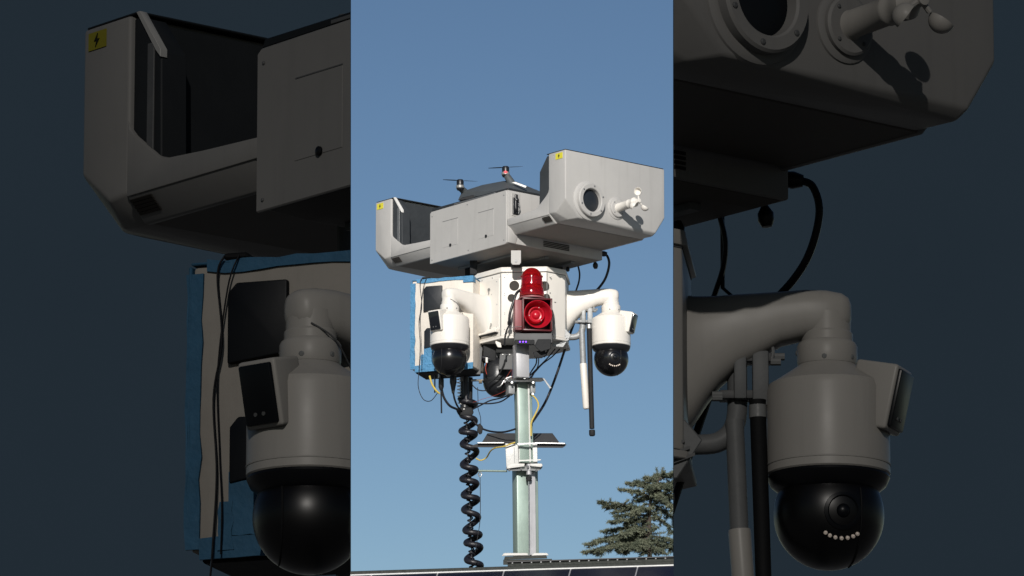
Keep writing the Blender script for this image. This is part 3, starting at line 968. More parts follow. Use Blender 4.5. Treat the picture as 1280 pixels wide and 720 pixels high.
# ---- mast
def build_mast():
    IM_ = globals()['IM']

    def IM(x, y, d=0.0):         # the mast stands forward of the cabinet's centre
        return IM_(x, y, d - 40)
    root = thing('mast', IM(657, 696, 0), 'tall greenish galvanised square steel mast rising from the dark roof ledge', 'mast')
    yaw = R(-17)
    ux = Vector((math.cos(yaw), math.sin(yaw) * -1, 0))
    uy = Vector((math.sin(yaw), math.cos(yaw), 0))

    def tube_sec(x0, y0, x1, y1, hw, hd, nm, mt, d=0, bev=1.0):
        p0, p1 = IM(x0, y0, d), IM(x1, y1, d)
        pts = [p + ux * (i * hw) + uy * (j * hd) for p in (p0, p1) for i in (-1, 1) for j in (-1, 1)]
        return part(nm, G().hull(pts, bev, 2), mt, root)
    tube_sec(651, 431, 651.5, 473, 8.4, 8.0, 'inner_tube', 'mast_mauve', d=-20)
    up = tube_sec(653.5, 477, 656, 580, 9.2, 9.2, 'middle_tube', 'mast_green', bev=1.4)
    lo = tube_sec(656.2, 584, 657.5, 696, 14, 10, 'lower_tube', 'mast_green', d=2, bev=1.6)
    # mauve facing strip on the right of the lower tube, weld seam strip on its left
    n = -uy
    for x0, x1, w0, w1, mt, nm in ((664.5, 665.8, 4.4, 4.4, 'mast_mauve', 'face_strip'), (647.6, 649, .8, .8, 'plastic_clear', 'edge_strip')):
        a, b = IM(x0, 590, -8.6), IM(x1, 694, -8.6)
        part(nm, G().hull([p + ux * (i * w0) + uy * j for p in (a, b) for i in (-1, 1) for j in (-.9, .4)], .3, 1), mt, lo)
    a, b = IM(647.0, 480, -10.2), IM(649.5, 578, -10.2)
    part('edge_strip', G().hull([p + ux * (i * .9) + uy * j for p in (a, b) for i in (-1, 1) for j in (-.6, .6)], .2, 1), 'plastic_clear', up)
    a, b = IM(660.5, 480, -9.0), IM(662.8, 578, -9.0)
    part('edge_strip', G().hull([p + ux * (i * 1.0) + uy * j for p in (a, b) for i in (-1, 1) for j in (-.6, .6)], .2, 1), 'plastic_clear', up)
    # top plate with bent tab
    tp = part('top_plate', G().hull([IM(x, y, d) for x, y, d in ((630, 475.5, -22), (636, 472, 10), (678, 472, 10), (681, 475.4, -18), (636, 477.2, -24), (676, 477.4, -24), (630, 474.4, -22), (681, 474.2, -18))], .3, 1), 'steel', root)
    part('bent_tab', G().hull([IM(x, y, d) for x, y in ((678, 472.5), (680.5, 473), (689.5, 485), (687, 486)) for d in (-22, -14)], .3, 1), 'bracket', tp)
    part('bent_tab', G().hull([IM(x, y, d) for x, y in ((634, 473), (636, 473), (631, 479), (629.5, 477)) for d in (-22, -14)], .3, 1), 'bracket', tp)
    part('side_cheek', G().box(IM(637.8, 485.5, -8), 8, 14, 16, ux, uy, DZ, bev=.6), 'bracket', tp)
    part('side_cheek', G().box(IM(664.5, 485, -8), 6, 14, 15, ux, uy, DZ, bev=.6), 'bracket', tp)
    for x, y in ((640, 478.5), (666.5, 478.5), (655.7, 472.5), (666, 492.8)):
        part('bolt', G().lathe([(1.4, -1), (1.4, 1.4), (0, 1.4)], IM(x, y, -23), (0, -1, 0), 8), 'steel', tp)
    # clear plastic box and collar
    pb = part('clear_box', G().hull([IM(x, y, d) for x, y in ((631.5, 554), (647.5, 556), (648.5, 580), (633, 584.5)) for d in (-17, 6)], .8, 2), 'plastic_clear', root)
    part('box_seam', G().tube([IM(642.6, 559, -17.6), IM(643.2, 580, -17.6)], .35, 6, 0), 'bracket', pb)
    part('clear_box', G().hull([IM(x, y, d) for x, y in ((665.5, 555), (671.5, 555), (672, 581), (666.5, 581)) for d in (-12, 6)], .6, 1), 'plastic_clear', root)
    part('cross_bar', G().hull([IM(x, y, -20) for x, y in ((647, 554), (681, 553), (681, 554.2), (647, 555.8))] + [IM(x, y, -17) for x, y in ((647, 554), (681, 553), (681, 554.2), (647, 555.8))], .1, 1), 'rail_light', root)
    part('cross_bar', G().hull([IM(x, y, d) for x, y in ((648.5, 575), (676, 574), (676, 575.4), (648.5, 576.6)) for d in (-20, -17)], .1, 1), 'plastic_clear', root)
    cp = part('collar_plate', G().hull([IM(x, y, d) for x, y, d in ((632, 585, -16), (640, 580, 8), (676, 580, 8), (678, 583, -14), (637, 588.5, -22), (674, 588.5, -22), (633, 587.4, -16), (678, 585, -14))], .5, 1), 'bracket', root)
    part('collar_block', G().hull([IM(x, y, d) for x, y in ((638, 579), (656, 579.5), (655.5, 583), (638.5, 582.5), (633.5, 586), (634, 582.5)) for d in (-24, -18)], .8, 2), 'white_dirty', cp)
    part('collar_block', G().hull([IM(x, y, d) for x, y in ((662, 579.5), (677.5, 579.5), (678.5, 582.2), (676, 584), (662.5, 582.5)) for d in (-24, -18)], .8, 2), 'white_dirty', cp)
    for x, y in ((636.5, 587), (651.3, 586), (670.5, 587.5), (660, 583)):
        part('bolt', G().lathe([(1.2, -1), (1.2, 2), (0, 2)], IM(x, y, -24), (0, 0, -1), 8), 'steel_dull', cp)
    part('rod_socket', G().lathe([(3.2, 0), (3.2, 13), (2.2, 13.6), (0, 13.6)], IM(661.2, 593.6, -18), DZ, 16), 'mast_mauve', cp)
    part('rod_cap', G().lathe([(3.4, 0), (3.9, 4), (2.9, 5), (0, 5)], IM(661, 601, -16), DZ, 12), 'black_matt', cp)
    part('lift_rod', G().tube([IM(660.8, 598, -16), IM(661.6, 696, -16)], .8, 8, 0), 'steel', root)
    # side arm with hook
    sa = part('side_arm', G().tube([IM(598, 588.4, -8), IM(634, 589, -8)], 1.3, 8, 0), 'mast_green', root)
    part('hook', G().tube([IM(599.6, 590, -8), IM(598, 593, -9), IM(600, 596, -9), IM(602, 593, -9), IM(600.5, 590, -8)], .7, 8, 6), 'steel', sa)
    part('tie_wire', G().tube([IM(600, 596, -9), IM(600.4, 620, -9), IM(600, 650, -8), IM(597, 672, -6), IM(594, 690, -4)], .45, 6, 8), 'cable', root)
    # feet
    for x0, x1, y0 in ((627, 661, 691.2), (664, 686, 691.2)):
        part('foot', G().hull([IM(x, y, d) for x, y in ((x0 + 3, y0), (x1 - 2, y0), (x1, y0 + 3.2), (x0, y0 + 3.8)) for d in (-30, -14)], .8, 1), 'white_dirty', root)
    part('foot_plate', G().hull([IM(x, y, d) for x, y in ((631, 695.5), (683, 694), (684, 698), (630, 699.5)) for d in (-32, 12)], .4, 1), 'rail', root)


build_mast()


# ---- dark winged tray behind the mast
def build_tray():
    IM_ = globals()['IM']

    def IM(x, y, d=0.0):
        return IM_(x, y, d - 36)
    root = thing('sensor_tray', IM(650, 556, 16), 'flat dark winged tray fixed behind the mast below the siren', 'tray')
    a = part('tray_top', G().hull([IM(x, y, d) for x, y, d in ((609, 542, 40), (691, 542, 40), (609.6, 541.4, 42), (690.6, 541.4, 42), (602, 553.4, 16), (699.5, 553.4, 16), (602, 554.6, 18), (699.5, 554.6, 18))], .3, 1), 'tray_dark', root)
    part('tray_lip', G().hull([IM(x, y, d) for x, y, d in ((592, 556.2, 14), (598, 554, 16), (706, 554, 16), (708.6, 556, 14), (703, 560, 8), (588, 559.2, 8), (588, 557.6, 10), (704.5, 559.4, 9))], .3, 1), 'tray_dark', a)
    part('edge_strip', G().hull([IM(x, y, d) for x, y in ((597, 552.8), (630, 552.8), (630, 554), (597, 554)) for d in (6, 12)], .15, 1), 'rail_light', a)
    part('edge_strip', G().hull([IM(x, y, d) for x, y in ((669, 552.8), (706, 553.6), (706, 555), (669, 554.2)) for d in (6, 12)], .15, 1), 'rail_light', a)


build_tray()


# ---- spiral cable bundle
def helix(p0, p1, r0, r1, turns, ph=0, per=16, wob=0.0):
    n = int(turns * per)
    ax = (p1 - p0)
    out = []
    for i in range(n + 1):
        f = i / n
        a = ph + 2 * math.pi * turns * f
        r = (r0 + (r1 - r0) * f) * (1 + wob * math.sin(7.3 * f * turns * .55 + 1) * .6 + wob * math.sin(f * 41) * .5)
        f2 = f + wob * .07 * math.sin(f * 19) + wob * .05 * math.sin(f * 33 + 2)
        out.append(p0 + ax * f2 + Vector((math.cos(a) * r + wob * 6 * math.sin(f * 9), math.sin(a) * r, math.sin(a * 1.0 + 1) * 2.2 * (wob > 0))))
    return out


root = thing('coiled_cable', IM(592, 705, -4), 'thick black coiled cable hanging left of the mast', 'coiled cable')
g = G()
p = helix(IM(583.5, 497, -4), IM(592.2, 716, -4), 8.4, 8.9, 10.8, R(200), 20, .13)
g.tube([IM(585, 476, -4), IM(584.5, 486, -4)] + p, 3.75, 14, 0)
part('thick_coil', g, 'cable', root, smooth=60)
g = G().tube(helix(IM(582, 500, -4), IM(590, 712, -4), 3.0, 3.0, 33, 0, 9), 1.1, 6, 0)
part('thin_coil', g, 'cable', root, smooth=60)
part('centre_line', G().tube([IM(582.5, 500, -4), IM(590.5, 715, -4)], .8, 6, 0), 'cable', root)
part('coil_clamp', G().hull([IM(x, y, d) for x, y in ((569.5, 512), (574, 509), (590, 509), (592.5, 516), (588, 522), (573, 519)) for d in (-14, 4)], 2, 2), 'black_matt', root)
part('gland_tube', G().tube([IM(581, 470, -6), IM(581, 510, -6)], [5.2, 6.0], 14, 0), 'black', root)
part('gland_tube', G().tube([IM(587, 472, -2), IM(586.5, 510, -2)], 4.0, 14, 0), 'black_matt', root)
part('gland_nut', G().lathe([(5.4, -3), (5.4, 3), (0, 3)], IM(580.5, 474.5, -8), DZ, 8), 'steel_dull', root)
part('mesh_sleeve', G().tube(helix(IM(573.5, 472, -8), IM(575, 506, -8), 2.4, 2.4, 8, 0, 8), .6, 6, 0), 'rim_white', root)
part('bead', G().ball(IM(580, 511.5, -15), 1.1, 8, 6), 'rim_white', root)

# ---- black domed unit + fittings hanging under the cabinet
root = thing('underslung_speaker', IM(622, 470, -24), 'black round-bottomed unit hanging under the cabinet beside the mast', 'loudspeaker')
part('bowl', G().lathe([(0, -31)] + [(18.5 * math.cos(R(a)), -12.5 + 18.5 * math.sin(R(a))) for a in range(-80, 1, 10)] + [(18.5, 4), (15, 12), (9, 18), (9, 24), (0, 24)], IM(622.5, 466, -14), DZ, 32), 'black', root)
part('mount_neck', G().box(IM(612, 442, -20), 16, 16, 22, bev=1.5), 'black_matt', root)
part('grey_box', G().hull([IM(x, y, d) for x, y in ((625, 442), (641, 442), (641, 462), (623, 462)) for d in (-46, -30)], .8, 1), 'bracket_dark', root)
for x in (628.5, 633, 637):
    part('screw', G().lathe([(.8, 0), (.8, .8), (0, .8)], IM(x, 443.3, -47), (0, -1, 0), 8), 'rim_white', root)
part('bowl_ring', G().lathe([(18.6, -13), (19.2, -12), (19.2, -9.5), (18.6, -8.5)], IM(622.5, 466, -14), DZ, 32, cap=False), 'black_matt', root)
part('side_stud', G().tube([IM(589, 475.5, -18), IM(606, 475.2, -18)], 1.5, 8, 0), 'steel', root)
part('side_nut', G().lathe([(2.6, -2), (2.6, 2), (0, 2)], IM(600.5, 477, -18), (1, 0, 0), 8), 'bronze', root)
part('connector', G().tube([IM(608.4, 447, -36), IM(608.4, 453.5, -36)], 1.5, 10, 0), 'rim_white', root)
part('connector_lead', G().tube([IM(608.4, 453, -36), IM(607, 461, -38), IM(608.5, 468, -38)], .45, 8, 5), 'cable_red', root)
part('stalk', G().tube([IM(631.5, 449.5, -48), IM(629, 458, -48), IM(622, 470, -44), IM(611, 478.5, -38)], 1.0, 8, 5), 'black_matt', root)
part('handle', G().tube([IM(621.5, 484, -34), IM(626, 482, -36), IM(632, 473.5, -36), IM(640, 470.5, -36)], .9, 8, 4), 'steel', root)
part('hanger_plate', G().hull([IM(x, y, d) for x, y in ((592, 434), (603, 434), (600.5, 468), (593.5, 468)) for d in (-30, -26)], .4, 1), 'bracket_dark', root)
part('mount_beam', G().box(IM(616, 433, -14), 56, 14, 5, bev=.8), 'black_matt', root)

# ---- plugs under the taped box
root = thing('cable_plugs', IM(552, 470, -44), 'black cable plugs and a thin rod below the taped box', 'plugs')
part('plug', G().lathe([(2.4, 2), (2.8, 0), (3.4, -8), (3.4, -16), (2.0, -20), (0, -20)], IM(551.5, 468, -44), DZ, 14), 'black', root)
part('plug', G().lathe([(3.0, 6), (4.2, 0), (4.4, -8), (3.0, -14), (1.6, -22), (0, -22)], IM(566.5, 470, -40), DZ, 14), 'black', root)
part('rod', G().tube([IM(551.3, 486, -44), IM(551.9, 516.5, -44)], 1.0, 8, 0), 'black', root)
part('plug_nut', G().lathe([(1.7, -2.4), (1.7, 2.4), (0, 2.4)], IM(549, 470, -48), DZ, 8), 'steel', root)
part('short_rod', G().tube([IM(543.5, 469, -40), IM(543.5, 491, -40)], .9, 8, 0), 'black', root)
part('box_latch', G().box(IM(570, 465, -52), 12, 3, 2, bev=.4), 'steel', root)

# ---- loose cables
cable('black_hose', [(583, 503, -14), (582, 482, -14), (583, 466, -14), (587, 454, -18), (596, 447, -22), (606, 447.5, -26), (612, 449, -26)], 3.0, 'cable', 'fat black hose arching from the coiled cable up to the cabinet', 12)
cable('black_cable', [(754, 317.5, 0), (759, 320, 0), (761.5, 330, 0), (758, 345, 2), (751, 357, 6), (738, 371, 12), (724, 388, 14), (716, 408, 10), (707, 434, 4), (695, 470, 0), (682, 502, 0), (668, 524, -34), (663, 530, -40)], 1.6, 'cable', 'long black cable looping from the dock down to the mast on the right', 10)
cable('black_cable', [(722.5, 332, 10), (724.5, 342, 10), (723.6, 352, 12), (720.5, 362, 16), (717, 372, 18)], 1.1, 'cable', 'short black cable dropping from the dock behind the right camera arm')
cable('yellow_cable', [(537, 470, -42), (540, 480, -44), (545, 488, -44), (549.5, 492, -42)], 1.2, 'cable_yellow', 'short yellow cable under the taped box')
cable('yellow_cable', [(664.5, 493, -54), (671, 500, -54), (673, 508, -54), (669, 518, -54), (664.5, 527, -54), (663.6, 534, -53), (663.8, 545, -53)], 1.0, 'cable_yellow', 'yellow cable bowing out right of the mast under its top plate')
cable('yellow_cable', [(644, 553, -62), (638, 555, -62), (630, 558, -60), (619, 560, -48), (613, 564, -34), (608, 572, -12), (601, 575.4, -10), (595, 573, -8)], .9, 'cable_yellow', 'yellow cable running from the coiled cable to the mast above its collar')
cable('black_cable', [(551.5, 484, -42), (555, 497, -42), (562, 507, -40), (570, 511, -30), (574, 513, -20)], 1.5, 'cable', 'black cable curving from the taped box plug into the coiled cable')
cable('black_cable', [(566, 486, -40), (568, 498, -36), (572, 508, -26), (577, 513, -16)], 1.2, 'cable', 'black cable falling from the second plug beside the white mesh sleeve')
cable('black_cable', [(587, 503, -16), (596, 504, -18), (612, 504.5, -18), (626, 502, -16), (637, 495, -44)], .9, 'cable', 'lower thin black cable sagging from the coiled cable to the mast')
cable('black_cable', [(590, 512, -12), (600, 507, -16), (612, 501, -18), (624, 498, -16), (636, 494.5, -44)], .9, 'cable', 'upper thin black cable rising from the coiled cable to the mast')
cable('thin_wire', [(589, 479, -20), (592, 483, -20), (597, 487, -20), (604, 488.4, -20), (612, 487, -18)], .7, 'cable', 'thin black wire hanging beside the steel stud')
cable('thin_wire', [(597, 484, -20), (597.5, 500, -20), (597.5, 510, -18), (600.5, 521, -16), (601, 530, -14)], .4, 'cable', 'thin dark wire dropping to the small plug on the coil')
cable('thin_wire', [(628, 480, -40), (640, 462, -46), (633, 487, -30), (600, 500, -20), (590, 503, -16)], .22, 'cable_red', 'thin red wire below the round black unit')
cable('black_cable', [(590, 524, -10), (597, 532, -10), (603, 536, -6), (615, 539.5, -14), (630, 540, -30), (645, 536, -38)], 1.2, 'cable', 'black cable running from the small plug to the mast above the tray')
solo('cable_plug', G().hull([IM(x, y, d) for x, y in ((597.5, 530.5), (600, 529), (604, 534), (602.5, 542), (599.5, 543.5), (596, 539)) for d in (-15, -7)], 1, 2), 'black_matt', 'small black plug beside the coiled cable above the tray', 'plug')
for pts, lb in (([(694, 436, -30), (684, 448, -24), (672, 460, -16), (664, 468, -12), (659, 473, -44)], 'rear'),
                ([(700, 436, -26), (690, 446, -22), (678, 455, -16), (668, 466, -12), (662, 473, -44)], 'outer')):
    cable('black_cable', pts, .8, 'cable', {'rear': 'black cable slanting from the vent hood to the left of the mast plate', 'outer': 'thin black cable slanting from the vent hood to the right of the mast plate'}[lb])
cable('black_cable', [(671, 447, -72), (670, 455, -50), (665, 463, -30), (659.5, 472, -44)], .9, 'cable', 'black cable from the spot box down to the mast plate, nearest the mast')
cable('black_cable', [(673.5, 447, -72), (672.5, 457, -50), (668, 466, -30), (664, 473, -44)], .7, 'cable', 'black cable from the spot box down to the mast plate, right of its twin')
solo('cable_block', G().hull([IM(x, y, d) for x, y in ((666.5, 440), (681, 436), (683, 444), (677, 448), (668, 447)) for d in (-80, -66)], 1, 2), 'black_matt', 'small black cable block under the siren bracket', 'connector')

# ================================================================== solar panel, roof rail, building below
def edge_plane(x, sgn):
    v = (Vector((1, 0, 0)) * ((x - 640) / F) + FWD).normalized()
    n = v.cross(UP).normalized()
    return (CAM, (n if n.x > 0 else -n) * sgn)


C.clip = [edge_plane(842, 1), edge_plane(438, -1)]
yr = math.atan(.178)
RX = Vector((math.cos(yr), -math.sin(yr), 0))
RY = Vector((math.sin(yr), math.cos(yr), 0))


def RP(x, y, d):
    return IM(x, y, d)


p0 = IM(438, 719.2, -98)


def line_pt(px):                 # a point on the panel's top edge seen at column px
    t = (px - 438) / (RX.x)
    return p0 + RX * t


root = thing('solar_panel', line_pt(640) + DZ * -30, 'dark blue solar panel with white edge frame in front of the roof rail', 'solar panel')
TL = R(38)
dn = -RY * math.cos(TL) - DZ * math.sin(TL)
nn = -RY * math.sin(TL) + DZ * math.cos(TL)
X0, X1 = 420, 860
g = G().hull([line_pt(x) + dn * a + nn * b for x in (X0, X1) for a in (-1.0, 1.4) for b in (-2, 1.0)], .3, 1)
part('top_frame', g, 'rail_light', root)
part('bottom_frame', G().hull([line_pt(x) + dn * a + nn * b for x in (X0, X1) for a in (158.8, 161) for b in (-2, 1.0)], .3, 1), 'rail_light', root)
part('backing', G().hull([line_pt(x) + dn * a + nn * b for x in (X0, X1) for a in (1.4, 158.6) for b in (-2, -.6)]), 'grid', root)
for k in range(-2, 4):
    for j in range(2):
        xa, xb = max(420, 545 + 81 * k + .9), min(860, 545 + 81 * (k + 1) - .9)
        sh = 0
        part('solar_cell', G().hull([line_pt(x) + dn * a + nn * b for x in (xa, xb) for a in (1.6 + j * 79, 79.4 + j * 79) for b in (-.5, .1)]), 'cell', root)
# rail band behind the panel edge
root = thing('roof_rail', line_pt(640) + RY * 14 + DZ * -10, 'dark metal rail along the roof edge behind the solar panel', 'rail')
part('lower_rail', G().hull([line_pt(x) + RY * a + DZ * b for x in (X0, X1) for a, b in ((6, -8), (6, 6.2), (12, 7.2), (22, 7.2), (22, -8))], .5, 1), 'rail', root)
part('upper_rail', G().hull([line_pt(x) + RY * a + DZ * b for x in (628, X1) for a, b in ((12, 7.0), (12, 10.0), (14, 10.4), (34, 10.4), (34, 7))], .3, 1), 'rail', root)
part('upper_cap', G().hull([line_pt(x) + RY * a + DZ * b for x in (627, X1) for a, b in ((11, 12.0), (11, 13.4), (34, 13.8), (34, 12.0))], .2, 1), 'tray_dark', root)
part('upper_web', G().hull([line_pt(x) + RY * a + DZ * b for x in (629, X1) for a, b in ((14, 10.2), (14, 12.2), (33, 12.2), (33, 10.2))]), 'rail', root)
g = G()
for k in range(18):
    g.box(line_pt(634 + k * 11.6) + RY * 12.6 + DZ * 11.1, 1.6, 2, 1.5, RX, RY)
part('rail_stud', g, 'steel_dull', root, kind='stuff')
# building under it
q0, q1 = PX(line_pt(200)), PX(line_pt(1100))
bw = thing('roof_building', line_pt(640), 'flat roofed plant room below the solar panel and mast', 'building')
g = G()
g.hull([line_pt(x) + RY * a + DZ * b for x in (420, 860) for a in (10, 400) for b in (-9, -6.5)] )
part('roof', g, 'rail', bw)
zb = -(PX(line_pt(640)).z) / K
part('wall', G().hull([line_pt(x) + RY * a + DZ * b for x in (444, 836) for a in (20, 390) for b in (-9.2, zb)]), 'wall', bw)
part('panel_leg', G().hull([line_pt(460) + RY * a + DZ * b + RX * c for c in (0, 6) for a, b in ((-125, -101), (-125, -104), (21, -104), (21, -101))]), 'steel_dull', bw)
part('panel_leg', G().hull([line_pt(814) + RY * a + DZ * b + RX * c for c in (0, 6) for a, b in ((-125, -101), (-125, -104), (21, -104), (21, -101))]), 'steel_dull', bw)
C.clip = None
# base slab that carries the mast feet
part('mast_plinth', G().hull([IM(x, y, d) for x, y in ((629, 699.5), (690, 698.5), (690, 706), (629, 706)) for d in (-76, -10)]), 'rail', bw)

# ================================================================== side strips: added enlarged copies in darkened colours, boards coloured as darkened sky
DR, DBD = 46.0, 76.0             # metres to the models / to the boards


def board(x0, x1, label):  # added board standing in for darkened sky
    c = CAM + FWD * DBD
    s = DBD / F
    nm = 'dim_sky_board'
    m = board_mat()
    bm = bmesh.new()
    pts = []
    xs = sorted((x0, x1))
    for x in xs:
        for y in (-40, 770):
            for t in (0, .25):
                pts.append(c + Vector(((x - 640) * s, 0, 0)) + UP * ((360 - y) * s) + FWD * t)
    r = thing0(nm, c + Vector((((x0 + x1) / 2 - 640) * s, 0, 0)) + UP * (-410 * s), label, 'display board')
    mesh_part('board_face', pts, m, r)
    # back frame: ribs and two legs to the ground
    for y in (0, 360, 730):
        q = []
        for x in (xs[0] + 3, xs[1] - 3):
            for dy in (-6, 6):
                for t in (.26, .5):
                    q.append(c + Vector(((x - 640) * s, 0, 0)) + UP * ((360 - y + dy) * s) + FWD * t)
        mesh_part('back_rib', q, M('steel_dull'), r)
    for x in (xs[0] + 60, xs[1] - 60):
        pt = c + Vector(((x - 640) * s, 0, 0)) + FWD * .6 - UP * (408 * s)
        g = [Vector((pt.x + i * .2, pt.y + j * .2 + .3, z)) for i in (-1, 1) for j in (-1, 1) for z in (0, pt.z)]
        mesh_part('leg', g, M('steel_dull'), r)


def thing0(name, loc, label, cat, group=None):
    o = bpy.data.objects.new(name, None)
    col.objects.link(o)
    o.location = loc
    o['label'] = label
    o['category'] = cat
    if group:
        o['group'] = group
    return o


def mesh_part(name, pts, mat, parent):
    bm = bmesh.new()
    vs = [bm.verts.new(p) for p in pts]
    bmesh.ops.convex_hull(bm, input=vs)
    for v in [v for v in bm.verts if not v.link_faces]:
        bm.verts.remove(v)
    bmesh.ops.recalc_face_normals(bm, faces=bm.faces[:])
    b = absloc(parent) if parent else Vector((0, 0, 0))
    for v in bm.verts:
        v.co -= b
    me = bpy.data.meshes.new(name)
    bm.to_mesh(me)
    bm.free()
    me.materials.append(mat)
    o = bpy.data.objects.new(name, me)
    col.objects.link(o)
    o.parent = parent
    return o


def board_mat():  # sky colour darkened and painted onto the added boards
    if 'board' in mats:
        return mats['board']
    m, t, b = new_mat('darkened_sky_paint')
    b.inputs['Roughness'].default_value = .9
    b.inputs['Specular IOR Level'].default_value = .02
    tc = t.nodes.new('ShaderNodeTexCoord')
    n = t.nodes.new('ShaderNodeTexNoise')
    n.inputs['Scale'].default_value = .35
    n.inputs['Detail'].default_value = 3
    t.links.new(tc.outputs['Object'], n.inputs['Vector'])
    cr = t.nodes.new('ShaderNodeMix')
    cr.data_type = 'RGBA'
    cr.inputs['A'].default_value = (.0108, .0178, .0262, 1)
    cr.inputs['B'].default_value = (.0128, .0208, .0298, 1)
    t.links.new(n.outputs['Fac'], cr.inputs['Factor'])
    t.links.new(cr.outputs['Result'], b.inputs['Base Color'])
    mats['board'] = m
    return m


board(-260, 438, 'added matt navy board at the left, coloured as darkened sky behind the dimmed enlarged copies')
board(842, 1540, 'added matt navy board at the right, coloured as darkened sky behind the dimmed enlarged copies')

MAG = 1280 / 404.0


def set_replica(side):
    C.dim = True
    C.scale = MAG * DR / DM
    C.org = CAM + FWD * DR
    # cut along the inner board edge
    x = 438 if side < 0 else 842
    v = (Vector((1, 0, 0)) * ((x - 640) / F) + FWD).normalized()
    n = v.cross(UP).normalized()         # points right for FWD x UP
    if n.x < 0:
        n = -n
    C.clip = (CAM, n * (1 if side < 0 else -1))


BASE_ORG = None
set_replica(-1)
O_ = C.org.copy()
C.org = O_ + Vector((4 * DR / F, 0, 0))
build_dock('left enlarged dock copy in darkened colours with its tall open cover half and dark lining', (13, 2))
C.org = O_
build_ptz(IM(562, 448.6, -71), DB, (.1, -1, -.22), (-.62, -.78, 0), 'enlarged dome camera copy in darkened colours at the left panel, cut at the board edge', False)
build_taped_box('enlarged box copy in darkened colours with blue tape edges at the left panel')
solo('support_post', G().tube([IM(573, 250, 60), IM(573, 480, 60), IM(573, 480, 60) + Vector((0, 0, -(PX(IM(573, 480, 60)).z) / (K * C.scale)))], 3.2, 10, 0), 'steel_dull', 'thin dark post carrying the left enlarged models from behind', 'post')
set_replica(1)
O_ = C.org.copy()
C.org = O_ + Vector((-12 * DR / F, 0, 0))
build_dock('right enlarged dock copy in darkened colours with round port and wind sensor')
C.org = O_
build_cabinet('narrow strip of enlarged cabinet copy in darkened colours at the right board edge')
build_ptz(IM(764, 449, -10), (-.996, .087, 0), (.22, -1, -.28), (.93, -.37, 0), 'enlarged dome camera copy in darkened colours at the right panel with a row of small lights', True, 57)
build_antennas('enlarged darkened-colour copy of a ')
cable('black_cable', [(754, 317.5, 0), (759, 320, 0), (761.5, 330, 0), (758, 345, 2), (751, 357, 6), (738, 371, 12), (724, 388, 14), (716, 408, 10), (707, 434, 4), (695, 470, 0)], 1.6, 'cable', 'enlarged black cable looping from the right dimmed dock copy', 10)
cable('black_cable', [(722.5, 332, 10), (724.5, 342, 10), (723.6, 352, 12), (720.5, 362, 16), (717, 372, 18)], 1.1, 'cable', 'enlarged short black cable dropping behind the right dimmed arm copy')
solo('support_post', G().tube([IM(723.5, 290, 14), IM(723.5, 360, 14), IM(737, 372, 14), IM(737, 480, 14), IM(737, 480, 14) + Vector((0, 0, -(PX(IM(737, 480, 14)).z) / (K * C.scale)))], .9, 8, 0), 'cable', 'thin dark post carrying the right enlarged models from behind', 'post')
C.dim, C.scale, C.org, C.clip = False, 1.0, ORG0, None


